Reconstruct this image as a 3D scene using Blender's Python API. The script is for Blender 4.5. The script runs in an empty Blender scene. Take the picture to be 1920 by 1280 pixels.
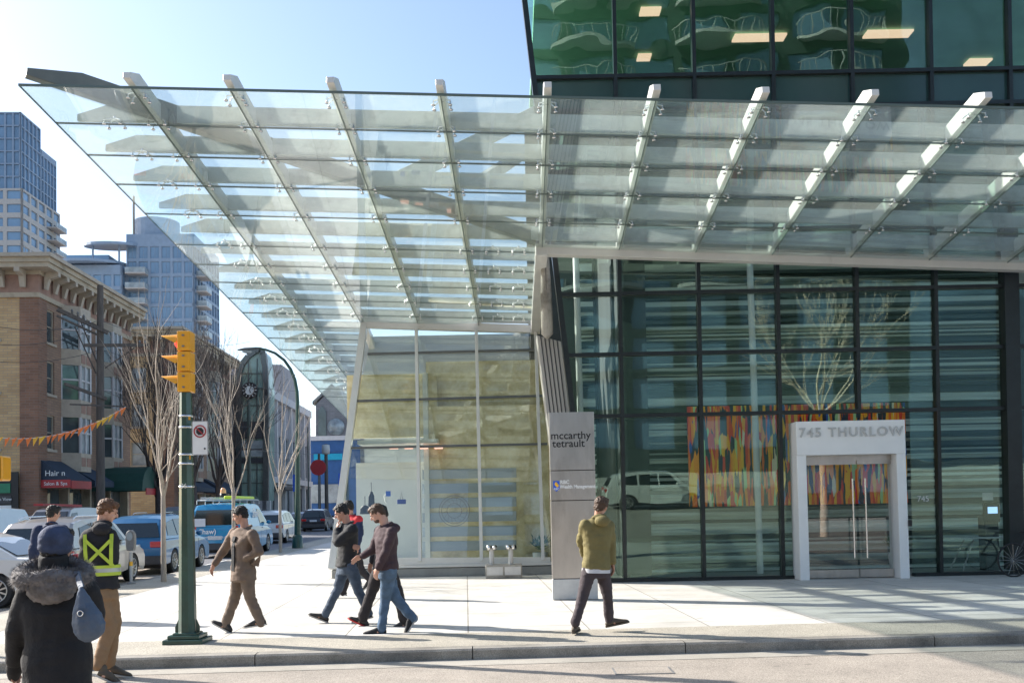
import bpy, math, random
from mathutils import Vector, Matrix, noise
V=Vector; PI=math.pi; rad=math.radians
R=random.Random(7)
sc=bpy.context.scene
C=sc.collection
# ---------------------------------------------------------------- camera model (used to place things at their real depth)
F=1750.; CZ=1.68; TILT=rad(2); ROLL=-.02; SH=242.
CAM=V((0,0,CZ))
RC=Matrix.Rotation(PI/2+TILT,3,'X')@Matrix.Rotation(ROLL,3,'Z')
def ray(px,py): return RC@V(((px-960)/F,-(py-640-SH)/F,-1.))
def at(px,py,Y):
    d=ray(px,py); return CAM+d*(Y/d.y)
def gr(px,py,z=0.):
    d=ray(px,py); return CAM+d*((z-CZ)/d.z)
def onpl(px,py,n,c):            # plane n.p=c
    d=ray(px,py); return CAM+d*((c-n.dot(CAM))/n.dot(d))
# ---------------------------------------------------------------- mesh builder
class MB:
    def __init__(s): s.v=[];s.f=[];s.m=[];s.s=[]
    def add(s,vs,fs,m=0,sm=False):
        b=len(s.v); s.v+= [V(p) for p in vs]
        for f in fs: s.f.append([i+b for i in f]); s.m.append(m); s.s.append(sm)
        return s
    def box(s,c,d,rz=0,m=0,M=None):
        x,y,z=[a/2 for a in d]; Rm=M if M is not None else Matrix.Rotation(rz,3,'Z'); c=V(c)
        vs=[c+Rm@V((i*x,j*y,k*z)) for k in(-1,1) for j in(-1,1) for i in(-1,1)]
        return s.add(vs,[(0,2,3,1),(4,5,7,6),(0,1,5,4),(2,6,7,3),(0,4,6,2),(1,3,7,5)],m)
    def bar(s,a,b,w,h,m=0,up=(0,0,1)):      # rectangular bar from a to b, w across, h along up
        a=V(a);b=V(b);d=(b-a); L=d.length
        if L<1e-6: return s
        d/=L; x=d.cross(V(up))
        if x.length<1e-4: x=d.cross(V((1,0,0)))
        x.normalize(); y=x.cross(d)
        vs=[p+x*i*w/2+y*j*h/2 for p in(a,b) for j in(-1,1) for i in(-1,1)]
        return s.add(vs,[(0,1,3,2),(4,6,7,5),(0,4,5,1),(2,3,7,6),(0,2,6,4),(1,5,7,3)],m)
    def quad(s,*p,m=0): return s.add(p,[tuple(range(len(p)))],m)
    def prism(s,pts,vec,m=0):
        n=len(pts); vec=V(vec); a=[V(p) for p in pts]
        return s.add(a+[p+vec for p in a],[tuple(range(n))[::-1],tuple(range(n,2*n))]+[(i,(i+1)%n,n+(i+1)%n,n+i) for i in range(n)],m)
    def rings(s,rs,m=0,sm=True,cap=True,close=True):   # list of rings (same count)
        n=len(rs[0]); b=[p for r in rs for p in r]; fs=[]
        for k in range(len(rs)-1):
            for i in range(n if close else n-1):
                j=(i+1)%n; fs.append((k*n+i,k*n+j,(k+1)*n+j,(k+1)*n+i))
        s.add(b,fs,m,sm)
        if cap: s.add(list(rs[0]),[tuple(range(n))[::-1]],m); s.add(list(rs[-1]),[tuple(range(n))],m)
        return s
    def tube(s,pts,r,n=8,m=0,sm=True,cap=True,flat=1.):
        pts=[V(p) for p in pts]; k=len(pts)
        rr=r if isinstance(r,(list,tuple)) else [r]*k
        out=[];ref=None
        for i in range(k):
            d=(pts[min(i+1,k-1)]-pts[max(i-1,0)]).normalized()
            if ref is None: ref=V((0,0,1)) if abs(d.z)<.9 else V((1,0,0))
            x=d.cross(ref).normalized(); y=x.cross(d).normalized(); ref=y if abs(d.dot(y))<.9 else ref
            out.append([pts[i]+(x*math.cos(2*PI*a/n)+y*math.sin(2*PI*a/n)*flat)*rr[i] for a in range(n)])
        return s.rings(out,m,sm,cap)
    def lathe(s,prof,c=(0,0,0),n=16,m=0,M=None,sm=True):   # prof list (r,z)
        c=V(c);M=M or Matrix.Identity(3)
        return s.rings([[c+M@V((r*math.cos(2*PI*a/n),r*math.sin(2*PI*a/n),z)) for a in range(n)] for r,z in prof],m,sm,cap=prof[0]!=prof[-1])
    def ell(s,c,r,n=12,k=8,m=0,M=None):
        c=V(c);M=M or Matrix.Identity(3); rs=[]
        for j in range(k+1):
            t=PI*j/k; q=max(math.sin(t),.02)
            rs.append([c+M@V((r[0]*q*math.cos(2*PI*a/n),r[1]*q*math.sin(2*PI*a/n),-r[2]*math.cos(t))) for a in range(n)])
        return s.rings(rs,m,True)
    def build(s,name,mats,parent=None,world=True,label=None,cat=None,group=None,kind=None,origin=None,bev=0,bseg=1):
        me=bpy.data.meshes.new(name)
        if parent is not None and world:
            L=FR[parent.name]; Mi=L.inverted(); vs=[Mi@p for p in s.v]
        elif parent is None and world:
            o_=V(origin) if origin is not None else (V((sum(p.x for p in s.v)/len(s.v),sum(p.y for p in s.v)/len(s.v),min(p.z for p in s.v))))
            vs=[p-o_ for p in s.v]
        else: vs=s.v
        me.from_pydata([tuple(p) for p in vs],[],s.f)
        if not isinstance(mats,(list,tuple)): mats=[mats]
        for q in mats: me.materials.append(MAT[q] if isinstance(q,str) else q)
        me.polygons.foreach_set('material_index',s.m); me.polygons.foreach_set('use_smooth',s.s); me.update()
        o=bpy.data.objects.new(name,me); C.objects.link(o)
        if parent is not None:
            o.parent=parent; FR[o.name]=FR[parent.name]
        elif world:
            o.location=o_; FR[o.name]=Matrix.Translation(o_)
        else: FR[o.name]=Matrix.Identity(4)
        if bev:
            b=o.modifiers.new('b','BEVEL'); b.width=bev; b.segments=bseg; b.limit_method='ANGLE'; b.angle_limit=rad(40)
        tag(o,label,cat,group,kind)
        return o
FR={}
def tag(o,label=None,cat=None,group=None,kind=None):
    if label: o['label']=label
    if cat: o['category']=cat
    if group: o['group']=group
    if kind: o['kind']=kind
    return o
def thing(name,label,cat,loc=(0,0,0),rz=0,group=None,kind=None):
    o=bpy.data.objects.new(name,None); C.objects.link(o); o.location=loc; o.rotation_euler=(0,0,rz); o.empty_display_size=.2
    FR[o.name]=Matrix.Translation(V(loc))@Matrix.Rotation(rz,4,'Z')
    return tag(o,label,cat,group,kind)
def dup(root,loc=None,rz=None,label=None,parent=None,scale=None,group=None):
    r=root.copy(); C.objects.link(r)
    if parent is not None: r.parent=parent
    else:
        if loc is not None: r.location=loc
        if rz is not None: r.rotation_euler=(0,0,rz)
        if scale: r.scale=scale
        if label: r['label']=label
        if group: r['group']=group
        FR[r.name]=Matrix.Translation(V(r.location))@Matrix.Rotation(r.rotation_euler.z,4,'Z')
    for ch in list(root.children): dup(ch,parent=r)
    return r
def inst(o,parent,loc):                       # a repeated part: copy of a part mesh built around (0,0,0)
    r=o.copy(); C.objects.link(r); r.parent=parent; r.location=FR[parent.name].inverted()@V(loc); 
    for ch in list(o.children):
        c=ch.copy(); C.objects.link(c); c.parent=r
    return r
def text(name,s,mat,parent,loc,size,u=(1,0,0),up=(0,0,1),depth=.004,align='CENTER',bold=0.,sx=1.,label=None,space=1.):
    cu=bpy.data.curves.new(name,'FONT'); cu.body=s; cu.size=size; cu.extrude=depth; cu.align_x=align; cu.align_y='CENTER'; cu.offset=bold; cu.resolution_u=3; cu.space_character=space
    t=bpy.data.objects.new('t_',cu); C.objects.link(t); bpy.context.view_layer.update()
    me=bpy.data.meshes.new_from_object(t.evaluated_get(bpy.context.evaluated_depsgraph_get()))
    bpy.data.objects.remove(t); bpy.data.curves.remove(cu)
    u=V(u).normalized(); up=V(up).normalized(); n=u.cross(up)
    M=Matrix((u*sx,up,n)).transposed()
    mb=MB(); mb.add([V(loc)+M@v.co for v in me.vertices],[tuple(p.vertices) for p in me.polygons]); bpy.data.meshes.remove(me)
    if not mb.v: return None
    return mb.build(name,mat,parent,label=label)
# ---------------------------------------------------------------- materials
MAT={}
class N:
    def __init__(s,name):
        s.m=bpy.data.materials.new(name); s.m.use_nodes=True; s.t=s.m.node_tree; s.n=s.t.nodes; s.l=s.t.links; s.n.clear()
        s.out=s.n.new('ShaderNodeOutputMaterial'); MAT[name]=s.m
    def new(s,k,**kw):
        q=s.n.new('ShaderNode'+k)
        for a,b in kw.items():
            if a.startswith('_'): q.inputs[a[1:].replace('_',' ')].default_value=b
            else: setattr(q,a,b)
        return q
    def lk(s,a,b): s.l.new(a,b)
def col(c,a=1): return (c[0],c[1],c[2],a)
def pbr(name,base,rough=.6,metal=0,var=.12,scale=6.,bump=0.,bscale=None,dirt=None,dscale=1.2,coat=0,emit=None,estr=0,stretch=None,spec=None,vscale2=None,dlo=.5,dhi=.68):
    g=N(name); b=g.new('BsdfPrincipled'); b.inputs['Roughness'].default_value=rough; b.inputs['Metallic'].default_value=metal
    if coat: b.inputs['Coat Weight'].default_value=coat; b.inputs['Coat Roughness'].default_value=.05
    if spec is not None: b.inputs['Specular IOR Level'].default_value=spec
    tc=g.new('TexCoord'); src=tc.outputs['Object']
    if stretch:
        mp=g.new('Mapping'); mp.inputs['Scale'].default_value=stretch; g.lk(src,mp.inputs[0]); src=mp.outputs[0]
    if var:
        nz=g.new('TexNoise',_Scale=scale,_Detail=6.,_Roughness=.6); g.lk(src,nz.inputs['Vector'])
        mx=g.new('MixRGB',blend_type='MIX'); d=1-var;u=1+var
        mx.inputs[1].default_value=col([x*d for x in base]); mx.inputs[2].default_value=col([min(1,x*u) for x in base])
        rp=g.new('MapRange'); rp.inputs[1].default_value=.3; rp.inputs[2].default_value=.7; g.lk(nz.outputs[0],rp.inputs[0]); g.lk(rp.outputs[0],mx.inputs[0]); co=mx.outputs[0]
        if dirt:
            n2=g.new('TexNoise',_Scale=dscale,_Detail=8.,_Roughness=.65); g.lk(src,n2.inputs['Vector'])
            r2=g.new('MapRange'); r2.inputs[1].default_value=dlo; r2.inputs[2].default_value=dhi; g.lk(n2.outputs[0],r2.inputs[0])
            m2=g.new('MixRGB'); m2.inputs[2].default_value=col(dirt); g.lk(r2.outputs[0],m2.inputs[0]); g.lk(co,m2.inputs[1]); co=m2.outputs[0]
        g.lk(co,b.inputs['Base Color'])
    else: b.inputs['Base Color'].default_value=col(base)
    if bump:
        n3=g.new('TexNoise',_Scale=bscale or scale*4,_Detail=5.); g.lk(src,n3.inputs['Vector'])
        bp=g.new('Bump',_Strength=bump,_Distance=.02); g.lk(n3.outputs[0],bp.inputs['Height']); g.lk(bp.outputs[0],b.inputs['Normal'])
    if emit: b.inputs['Emission Color'].default_value=col(emit); b.inputs['Emission Strength'].default_value=estr
    g.lk(b.outputs[0],g.out.inputs[0]); return g,b
def glass(name,tint,f0=.06,rough=0.,film=0.,filmcol=(.8,.85,.82),wav=0.,refl=(1,1,1)):
    g=N(name); tr=g.new('BsdfTransparent'); tr.inputs[0].default_value=col(tint)
    gl=g.new('BsdfGlossy'); gl.inputs['Color'].default_value=col(refl); gl.inputs['Roughness'].default_value=rough
    lw=g.new('LayerWeight',_Blend=.5); pw=g.new('Math',operation='POWER'); pw.inputs[1].default_value=4.; g.lk(lw.outputs['Facing'],pw.inputs[0])
    mr=g.new('MapRange'); mr.inputs[3].default_value=f0; mr.inputs[4].default_value=.95; g.lk(pw.outputs[0],mr.inputs[0])
    if wav:
        tc=g.new('TexCoord'); nz=g.new('TexNoise',_Scale=.55,_Detail=2.); g.lk(tc.outputs['Object'],nz.inputs['Vector'])
        bp=g.new('Bump',_Strength=wav,_Distance=.05); g.lk(nz.outputs[0],bp.inputs['Height']); g.lk(bp.outputs[0],gl.inputs['Normal'])
    a=tr.outputs[0]
    if film:
        df=g.new('BsdfDiffuse'); df.inputs[0].default_value=col(filmcol); tl=g.new('BsdfTranslucent'); tl.inputs[0].default_value=col(filmcol)
        ad=g.new('MixShader'); ad.inputs[0].default_value=.5; g.lk(df.outputs[0],ad.inputs[1]); g.lk(tl.outputs[0],ad.inputs[2])
        tc=g.new('TexCoord'); nz=g.new('TexNoise',_Scale=.9,_Detail=7.,_Roughness=.7); g.lk(tc.outputs['Object'],nz.inputs['Vector'])
        m3=g.new('MapRange'); m3.inputs[1].default_value=.3;m3.inputs[2].default_value=.75; m3.inputs[3].default_value=film*.55; m3.inputs[4].default_value=film*1.5; g.lk(nz.outputs[0],m3.inputs[0])
        mf=g.new('MixShader'); g.lk(m3.outputs[0],mf.inputs[0]); g.lk(tr.outputs[0],mf.inputs[1]); g.lk(ad.outputs[0],mf.inputs[2]); a=mf.outputs[0]
    mx=g.new('MixShader'); g.lk(mr.outputs[0],mx.inputs[0]); g.lk(a,mx.inputs[1]); g.lk(gl.outputs[0],mx.inputs[2])
    g.lk(mx.outputs[0],g.out.inputs[0]); return g
def brick(name,c1,c2,mortar,s=1.,extra=None):
    g=N(name); b=g.new('BsdfPrincipled',_Roughness=.85); tc=g.new('TexCoord'); mp=g.new('Mapping'); g.lk(tc.outputs['Object'],mp.inputs[0])
    sp=g.new('SeparateXYZ'); g.lk(mp.outputs[0],sp.inputs[0]); ad=g.new('Math',operation='ADD'); g.lk(sp.outputs[0],ad.inputs[0]); g.lk(sp.outputs[1],ad.inputs[1])
    cb=g.new('CombineXYZ'); g.lk(ad.outputs[0],cb.inputs[0]); g.lk(sp.outputs[2],cb.inputs[1])
    bt=g.new('TexBrick',_Scale=1.); bt.inputs['Color1'].default_value=col(c1); bt.inputs['Color2'].default_value=col(c2); bt.inputs['Mortar'].default_value=col(mortar)
    bt.inputs['Brick Width'].default_value=.5*s; bt.inputs['Row Height'].default_value=.16*s; bt.inputs['Mortar Size'].default_value=.012*s; g.lk(cb.outputs[0],bt.inputs['Vector'])
    nz=g.new('TexNoise',_Scale=.5,_Detail=8.); g.lk(tc.outputs['Object'],nz.inputs['Vector']); mr=g.new('MapRange'); mr.inputs[3].default_value=.65; mr.inputs[4].default_value=1.35; g.lk(nz.outputs[0],mr.inputs[0])
    mx=g.new('MixRGB',blend_type='MULTIPLY'); mx.inputs[0].default_value=1; g.lk(bt.outputs[0],mx.inputs[1]); g.lk(mr.outputs[0],mx.inputs[2])
    g.lk(mx.outputs[0],b.inputs['Base Color']); bp=g.new('Bump',_Strength=.4,_Distance=.02); g.lk(bt.outputs['Fac'],bp.inputs['Height']); g.lk(b.outputs[0],g.out.inputs[0])
pbr('steel_shaded',(.47,.49,.46),.4,0,.08,3,dirt=(.26,.27,.25),dscale=2.)  # canopy steel greyed, shade of camera-facing sides held in the colour; dirt on top
pbr('steel_deep_shade',(.13,.145,.135),.4,0,.15,2)  # darkest copy of the canopy steel, shade painted in for the hip beam
pbr('steel_white',(.64,.64,.61),.35,0,.05,3,coat=.1,dirt=(.5,.5,.46),dscale=2.5,dlo=.6,dhi=.8)
pbr('steel_frame',(.46,.46,.44),.4,.1,.08,3)
pbr('mullion_dark',(.018,.024,.026),.35,.3,.2,5)
pbr('mullion_grey',(.13,.14,.14),.35,.5,.15,5)
pbr('stainless',(.5,.47,.44),.3,.85,.2,1.6,.08,20,stretch=(1,1,.35),dirt=(.33,.30,.27),dscale=1.3)
pbr('chrome',(.7,.7,.7),.15,1,0)
pbr('rubber',(.018,.018,.019),.75,0,.2,30)
pbr('black',(.012,.012,.014),.5,0,.1,8)
pbr('dark_grey',(.05,.05,.055),.55,0,.15,8)
pbr('mid_grey',(.18,.18,.18),.6,0,.15,8)
pbr('light_grey',(.5,.5,.49),.6,0,.1,5)
pbr('white',(.78,.78,.76),.5,0,.04,5)
pbr('clad',(.46,.44,.41),.5,.2,.12,2,stretch=(1,1,.2))
pbr('concrete',(.34,.325,.29),.8,0,.18,4,.3,60,dirt=(.17,.16,.14),dscale=1.6)
pbr('plinth',(.3,.3,.28),.75,0,.15,3,.2,60)
glass('canopy_glass',(.92,.97,.95),.06,film=.145,filmcol=(.84,.91,.87))
glass('facade_glass',(.90,.955,.935),.085,wav=.08,refl=(.60,.82,.70))
glass('tower_glass',(.70,.87,.78),.085,wav=.24,refl=(.85,1,.92))
glass('shop_glass',(.92,.95,.92),.07,wav=.03)
glass('door_glass',(.93,.96,.95),.05)
glass('car_glass',(.16,.2,.19),.08)
# ---------------------------------------------------------------- light, sky, camera
SUN_EL=rad(31); SUN_AZ=rad(-67)
sd=V((math.sin(SUN_AZ)*math.cos(SUN_EL),math.cos(SUN_AZ)*math.cos(SUN_EL),math.sin(SUN_EL)))
w=bpy.data.worlds.new("World"); sc.world=w; w.use_nodes=True; nt=w.node_tree; nt.nodes.clear()
sk=nt.nodes.new('ShaderNodeTexSky'); sk.sky_type='NISHITA'; sk.sun_disc=False; sk.sun_elevation=SUN_EL; sk.sun_rotation=SUN_AZ; sk.air_density=1.0; sk.dust_density=1.3; sk.ozone_density=1.2
bg=nt.nodes.new('ShaderNodeBackground'); bg.inputs[1].default_value=.125; wo=nt.nodes.new('ShaderNodeOutputWorld')
nt.links.new(sk.outputs[0],bg.inputs[0]); nt.links.new(bg.outputs[0],wo.inputs[0])
sl=bpy.data.lights.new('sun','SUN'); sl.energy=4.9; sl.angle=rad(.5); sl.color=(1,.945,.87)
so=bpy.data.objects.new('sun',sl); C.objects.link(so); so.rotation_euler=sd.to_track_quat('Z','Y').to_euler()
cd=bpy.data.cameras.new('camera'); cd.lens=F/1920*36; cd.sensor_width=36; cd.shift_y=SH/1920; cd.clip_end=3000; cd.clip_start=.1
co=bpy.data.objects.new('camera',cd); C.objects.link(co); co.location=CAM; co.rotation_euler=RC.to_euler(); sc.camera=co
vs=sc.view_settings; vs.view_transform='Standard'; vs.look='None'; vs.gamma=1; vs.use_curve_mapping=False; vs.exposure=1.12
cy=sc.cycles; cy.max_bounces=10; cy.transparent_max_bounces=40; cy.diffuse_bounces=4; cy.glossy_bounces=5; cy.transmission_bounces=6; cy.caustics_reflective=False; cy.caustics_refractive=False; cy.sample_clamp_indirect=4; cy.use_denoising=True
# ---------------------------------------------------------------- ground
SD=V((-.042,1,0)).normalized()
def paving(name,base,dark,js=1.5,mort=.012,rough=.8,rot=.05,agg=0):
    g=N(name); b=g.new('BsdfPrincipled',_Roughness=rough); tc=g.new('TexCoord'); mp=g.new('Mapping'); mp.inputs['Rotation'].default_value=(0,0,-rot); g.lk(tc.outputs['Object'],mp.inputs[0])
    n1=g.new('TexNoise',_Scale=1.1,_Detail=9.,_Roughness=.7); g.lk(tc.outputs['Object'],n1.inputs['Vector']); r1=g.new('MapRange'); r1.inputs[1].default_value=.35; r1.inputs[2].default_value=.7; g.lk(n1.outputs[0],r1.inputs[0])
    m1=g.new('MixRGB'); m1.inputs[1].default_value=col(base); m1.inputs[2].default_value=col(dark); g.lk(r1.outputs[0],m1.inputs[0]); c=m1.outputs[0]
    n2=g.new('TexNoise',_Scale=90.,_Detail=3.); g.lk(tc.outputs['Object'],n2.inputs['Vector']); r2=g.new('MapRange'); r2.inputs[1].default_value=.3; r2.inputs[2].default_value=.7; r2.inputs[3].default_value=1-.5*agg-.06; r2.inputs[4].default_value=1+.5*agg+.06; g.lk(n2.outputs[0],r2.inputs[0])
    m2=g.new('MixRGB',blend_type='MULTIPLY'); m2.inputs[0].default_value=1; g.lk(c,m2.inputs[1]); g.lk(r2.outputs[0],m2.inputs[2]); c=m2.outputs[0]
    n4=g.new('TexNoise',_Scale=4.,_Detail=2.); g.lk(tc.outputs['Object'],n4.inputs['Vector']); r4=g.new('MapRange'); r4.inputs[1].default_value=.71; r4.inputs[2].default_value=.74; g.lk(n4.outputs[0],r4.inputs[0])
    m4=g.new('MixRGB'); m4.inputs[2].default_value=col([x*.45 for x in base]); ms=g.new('Math',operation='MULTIPLY'); ms.inputs[1].default_value=.6; g.lk(r4.outputs[0],ms.inputs[0]); g.lk(ms.outputs[0],m4.inputs[0]); g.lk(c,m4.inputs[1]); c=m4.outputs[0]
    if js:
        bt=g.new('TexBrick',_Scale=1.,offset=0.); bt.inputs['Brick Width'].default_value=js; bt.inputs['Row Height'].default_value=js; bt.inputs['Mortar Size'].default_value=mort; bt.inputs['Mortar Smooth'].default_value=.3
        bt.inputs['Color1'].default_value=(1,1,1,1); bt.inputs['Color2'].default_value=(.86,.86,.85,1); bt.inputs['Mortar'].default_value=(.42,.41,.38,1); g.lk(mp.outputs[0],bt.inputs['Vector'])
        m3=g.new('MixRGB',blend_type='MULTIPLY'); m3.inputs[0].default_value=1; g.lk(c,m3.inputs[1]); g.lk(bt.outputs[0],m3.inputs[2]); c=m3.outputs[0]
    g.lk(c,b.inputs['Base Color']); bp=g.new('Bump',_Strength=.35,_Distance=.01); g.lk(n2.outputs[0],bp.inputs['Height']); g.lk(bp.outputs[0],b.inputs['Normal']); g.lk(b.outputs[0],g.out.inputs[0])
paving('paving',(.62,.60,.56),(.45,.43,.39),1.6)
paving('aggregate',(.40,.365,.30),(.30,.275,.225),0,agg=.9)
paving('asphalt',(.36,.315,.265),(.25,.22,.185),0,agg=.9)
paving('asphalt_far',(.16,.16,.17),(.12,.12,.13),0,agg=.6)
paving('gutter',(.40,.37,.32),(.27,.25,.21),0,agg=.4)
paving('kerbstone',(.36,.335,.29),(.13,.12,.105),0,agg=.5)
def fc(X): return 10.95+.05*X           # front kerb line
def sx(Y): return -9.0-.042*(Y-21)      # street kerb line
def kerbline(off):                       # polyline: far right -> corner arc -> up the street, inset by off
    r=2.4; P=V((-8.55-.0,fc(-8.55),0)); pts=[]
    a=V((1,.05,0)).normalized(); nrm=V((-a.y,a.x,0)); b=SD; nb=V((b.y,-b.x,0))
    o=P+a*r*1.04+b*r*1.0
    pts=[V((60,fc(60),0))+nrm*off]
    for X in (30,14,8,2,-3): pts.append(V((X,fc(X),0))+nrm*off)
    for k in range(9):
        t=rad(-87-90*k/8); pts.append(o+V((math.cos(t),math.sin(t),0))*(r-off))
    for Y in (16,24,36,60,100,220): pts.append(V((sx(Y),Y,0))+nb*off)
    return pts
K0=kerbline(0);K1=kerbline(.2);K2=kerbline(1.35);KG=kerbline(-.4)
ground=MB().quad((-400,-300,-.13),(400,-300,-.13),(400,900,-.13),(-400,900,-.13)).build('ground','asphalt_far',origin=(0,0,-.13),kind='structure')
MB().quad((-60,-30,-.126),(60,-30,-.126),(60,30,-.126),(-60,30,-.126)).build('road','asphalt',origin=(0,0,0),kind='structure')
MB().prism([p+V((0,0,-.2)) for p in K1]+[V((60,220,-.2))],(0,0,.2)).build('sidewalk','paving',origin=(0,0,0),kind='structure')
def strip(A,B,z0,z1=None):
    m=MB()
    for i in range(len(A)-1):
        q=[A[i],A[i+1],B[i+1],B[i]]
        if z1 is None: m.quad(*[p+V((0,0,z0)) for p in q])
        else: m.prism([p+V((0,0,z0)) for p in q],(0,0,z1-z0))
    return m
strip(K1[:15],K2[:15],.004).build('aggregate_strip','aggregate',origin=(0,0,0),kind='structure')
strip(K1[14:],[p+(q-p)*.9 for p,q in zip(K1[14:],K2[14:])],.004).build('street_kerb_strip','aggregate',origin=(0,0,0),kind='structure')  # darker strip along the street kerb, same material as the front strip
strip(KG,K0,-.122).build('gutter','gutter',origin=(0,0,0),kind='structure')
# kerb stones with joints
def resample(A,B,step):
    oa=[];ob=[]
    for i in range(len(A)-1):
        n=max(1,int((A[i+1]-A[i]).length/step+.5))
        for k in range(n): oa.append(A[i].lerp(A[i+1],k/n)); ob.append(B[i].lerp(B[i+1],k/n))
    return oa+[A[-1]],ob+[B[-1]]
A,B=resample(K0,K1,3.); km=MB()
for i in range(len(A)-1):
    a0,a1,b0,b1=A[i],A[i+1],B[i],B[i+1]
    if a0.y>110: break
    L=(a1-a0).length; g_=.006/L; e=.012
    q=[a0.lerp(a1,g_),a0.lerp(a1,1-g_),b0.lerp(b1,1-g_),b0.lerp(b1,g_)]
    inn=[(q[0]-q[3]).normalized(),(q[1]-q[2]).normalized()]
    lo=[p+V((0,0,-.2)) for p in q]
    mid=[q[0]+V((0,0,-.02)),q[1]+V((0,0,-.02)),q[2]+V((0,0,.002)),q[3]+V((0,0,.002))]
    top=[q[0]-inn[0]*.02+V((0,0,.002)),q[1]-inn[1]*.02+V((0,0,.002)),q[2]+V((0,0,.002)),q[3]+V((0,0,.002))]
    km.add(lo+mid+top,[(0,1,5,4),(4,5,9,8),(8,9,10,11),(1,2,6,5),(0,4,7,3),(0,4,8,3),(1,9,5,2)])
km.build('kerb','kerbstone',origin=(0,0,0),kind='structure')
# far block pavement across the street
def fx(Y): return -21.2-.042*(Y-50)
def bxX(Y): return -25.0-.042*(Y-50)
MB().prism([(fx(44),44,-.2),(fx(250),250,-.2),(-90,250,-.2),(-90,44,-.2)],(0,0,.2)).build('far_sidewalk','paving',origin=(0,0,0),kind='structure')
mk=MB()
for k in range(9):
    Y=48+k*9; X=(sx(Y)+fx(Y))/2; mk.add([(X-.06,Y,-.121),(X+.06,Y,-.121),(X-.13,Y+3,-.121),(X-.25,Y+3,-.121)],[(0,1,2,3)])
for k in range(8):
    X=-19.5+k*1.35; mk.quad((X,30.,-.121),(X+.6,30.,-.121),(X+.5,33,-.121),(X-.1,33,-.121))
pbr('road_paint',(.62,.62,.6),.7,0,.2,9)
mk.build('lane_markings','road_paint',origin=(0,0,0),kind='structure')
p=gr(1205,1256,-.12)
mh=thing('utility_cover','small cast iron utility cover set in the road below the kerb','utility cover',(p.x,p.y,-.125))
MB().box((0,0,.003),(.62,.40,.006)).build('cover_frame','mid_grey',mh,world=False)
MB().box((0,0,.005),(.58,.36,.006)).build('cover_plate','asphalt',mh,world=False)
# ---------------------------------------------------------------- office building
nF=V((0,1,.035)); cF=19.5
def of(px,py,off=0): return onpl(px,py,nF,cF+off)
def fp(X,z,off=0): return V((X,cF-.035*z+off,z))
zr=[.06]+[of(1300,y).z for y in(777,662,549,434,320,206,143,-150,-420)]
X0=of(1172,1083).x; SPX=1.638
XM=[X0+SPX*i for i in range(8)]
pt=of(983,0);pb=of(1110,1085)
def xl(z): return pb.x+(pt.x-pb.x)*(z-pb.z)/(pt.z-pb.z)
# sawn joints and stains are in the paving material
ob=thing('office_building','dark green glass office building with leaning facade and white doorway','office building',(X0,19.5,0))
def zrow(j): return zr[j],zr[j+1]
def pane(name,mat,x0a,x1a,x0b,x1b,z0,z1,th=.012,off=0):
    q=[fp(x0a,z0,off),fp(x1a,z0,off),fp(x1b,z1,off),fp(x0b,z1,off)]
    return MB().prism(q,(0,th,0)).build(name,mat,ob)
DOORX0=of(1502,1083).x; DOORX1=of(1712,1083).x
pbr('spandrel',(.02,.055,.05),.12,0,.2,.6,spec=.8)
for j in range(len(zr)-1):
    z0,z1=zrow(j); t=.03
    mt='facade_glass' if j<5 else ('spandrel' if j==6 else 'tower_glass')
    for i in range(len(XM)):
        x1=XM[i]-t; 
        if i==0: a0,b0=xl(z0)+.05,xl(z1)+.05
        else: a0=b0=XM[i-1]+t
        if j==0 and i in(3,4):
            if i==3:
                pane('window_pane',mt,a0,DOORX0,a0,DOORX0,z0,z1-t)
            else: pane('window_pane',mt,DOORX1,x1,DOORX1,x1,z0,z1-t)
            continue
        pane('window_pane',mt,a0,x1,b0,x1,z0+t,z1-t)
for i,X in enumerate(XM):
    segs=[(0,zr[-1])]
    if i==3: segs=[(zr[1],zr[-1])]
    for a,b in segs: MB().bar(fp(X,a,-.02),fp(X,b,-.02),.075,.16,up=(0,1,0)).build('mullion','mullion_dark',ob)
MB().bar(fp(xl(0),0,-.02),fp(xl(zr[-1]),zr[-1],-.02),.11,.2,up=(0,1,0)).build('corner_mullion','mullion_dark',ob)
for j,z in enumerate(zr):
    if j==0:
        for a,b in((xl(0),DOORX0),(DOORX1,XM[-1])): MB().bar(fp(a,.03,-.025),fp(b,.03,-.025),.14,.08,up=(0,0,1)).build('base_rail','mullion_dark',ob)
    else: MB().bar(fp(xl(z),z,-.024),fp(XM[-1],z,-.024),.15,.075,up=(0,0,1)).build('transom','mullion_dark',ob)
a=of(1892,700).x; MB().bar(fp(a,.1,-.05),fp(a,zr[4],-.05),.30,.26,up=(0,1,0)).build('wide_pier','mullion_dark',ob)
# interior
pbr('slats',(.54,.62,.57),.6,0,.3,1.2,stretch=(.3,.3,7))
pbr('slats_dark',(.05,.075,.07),.6,0,.3,1.2,stretch=(.3,.3,7))
pbr('int_dark',(.035,.045,.045),.7,0,.3,1)
pbr('int_green',(.16,.36,.24),.7,0,.25,.5)
pbr('lobby_floor',(.4,.39,.36),.3,0,.15,2)
pbr('int_white',(.7,.72,.7),.6,0,.05,2)
def slatwall(x0,x1,y,z0,z1):
    m=MB(); z=z0; r=random.Random(3)
    while z<z1:
        h=r.uniform(.03,.085); d=r.choice((-.05,0,.06,.16)); h=min(h,z1-z)
        m.box(((x0+x1)/2,y+.15+d/2,z+h/2),(x1-x0,.30-d,h-.004),m=1 if r.random()<.6 else 0); z+=h
    return m
xs=of(1217,900).x*1.07
slatwall(xs,XM[5]+.9,21.1,.02,zr[4]).build('slatted_wall',('slats','slats_dark'),ob)
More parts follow.
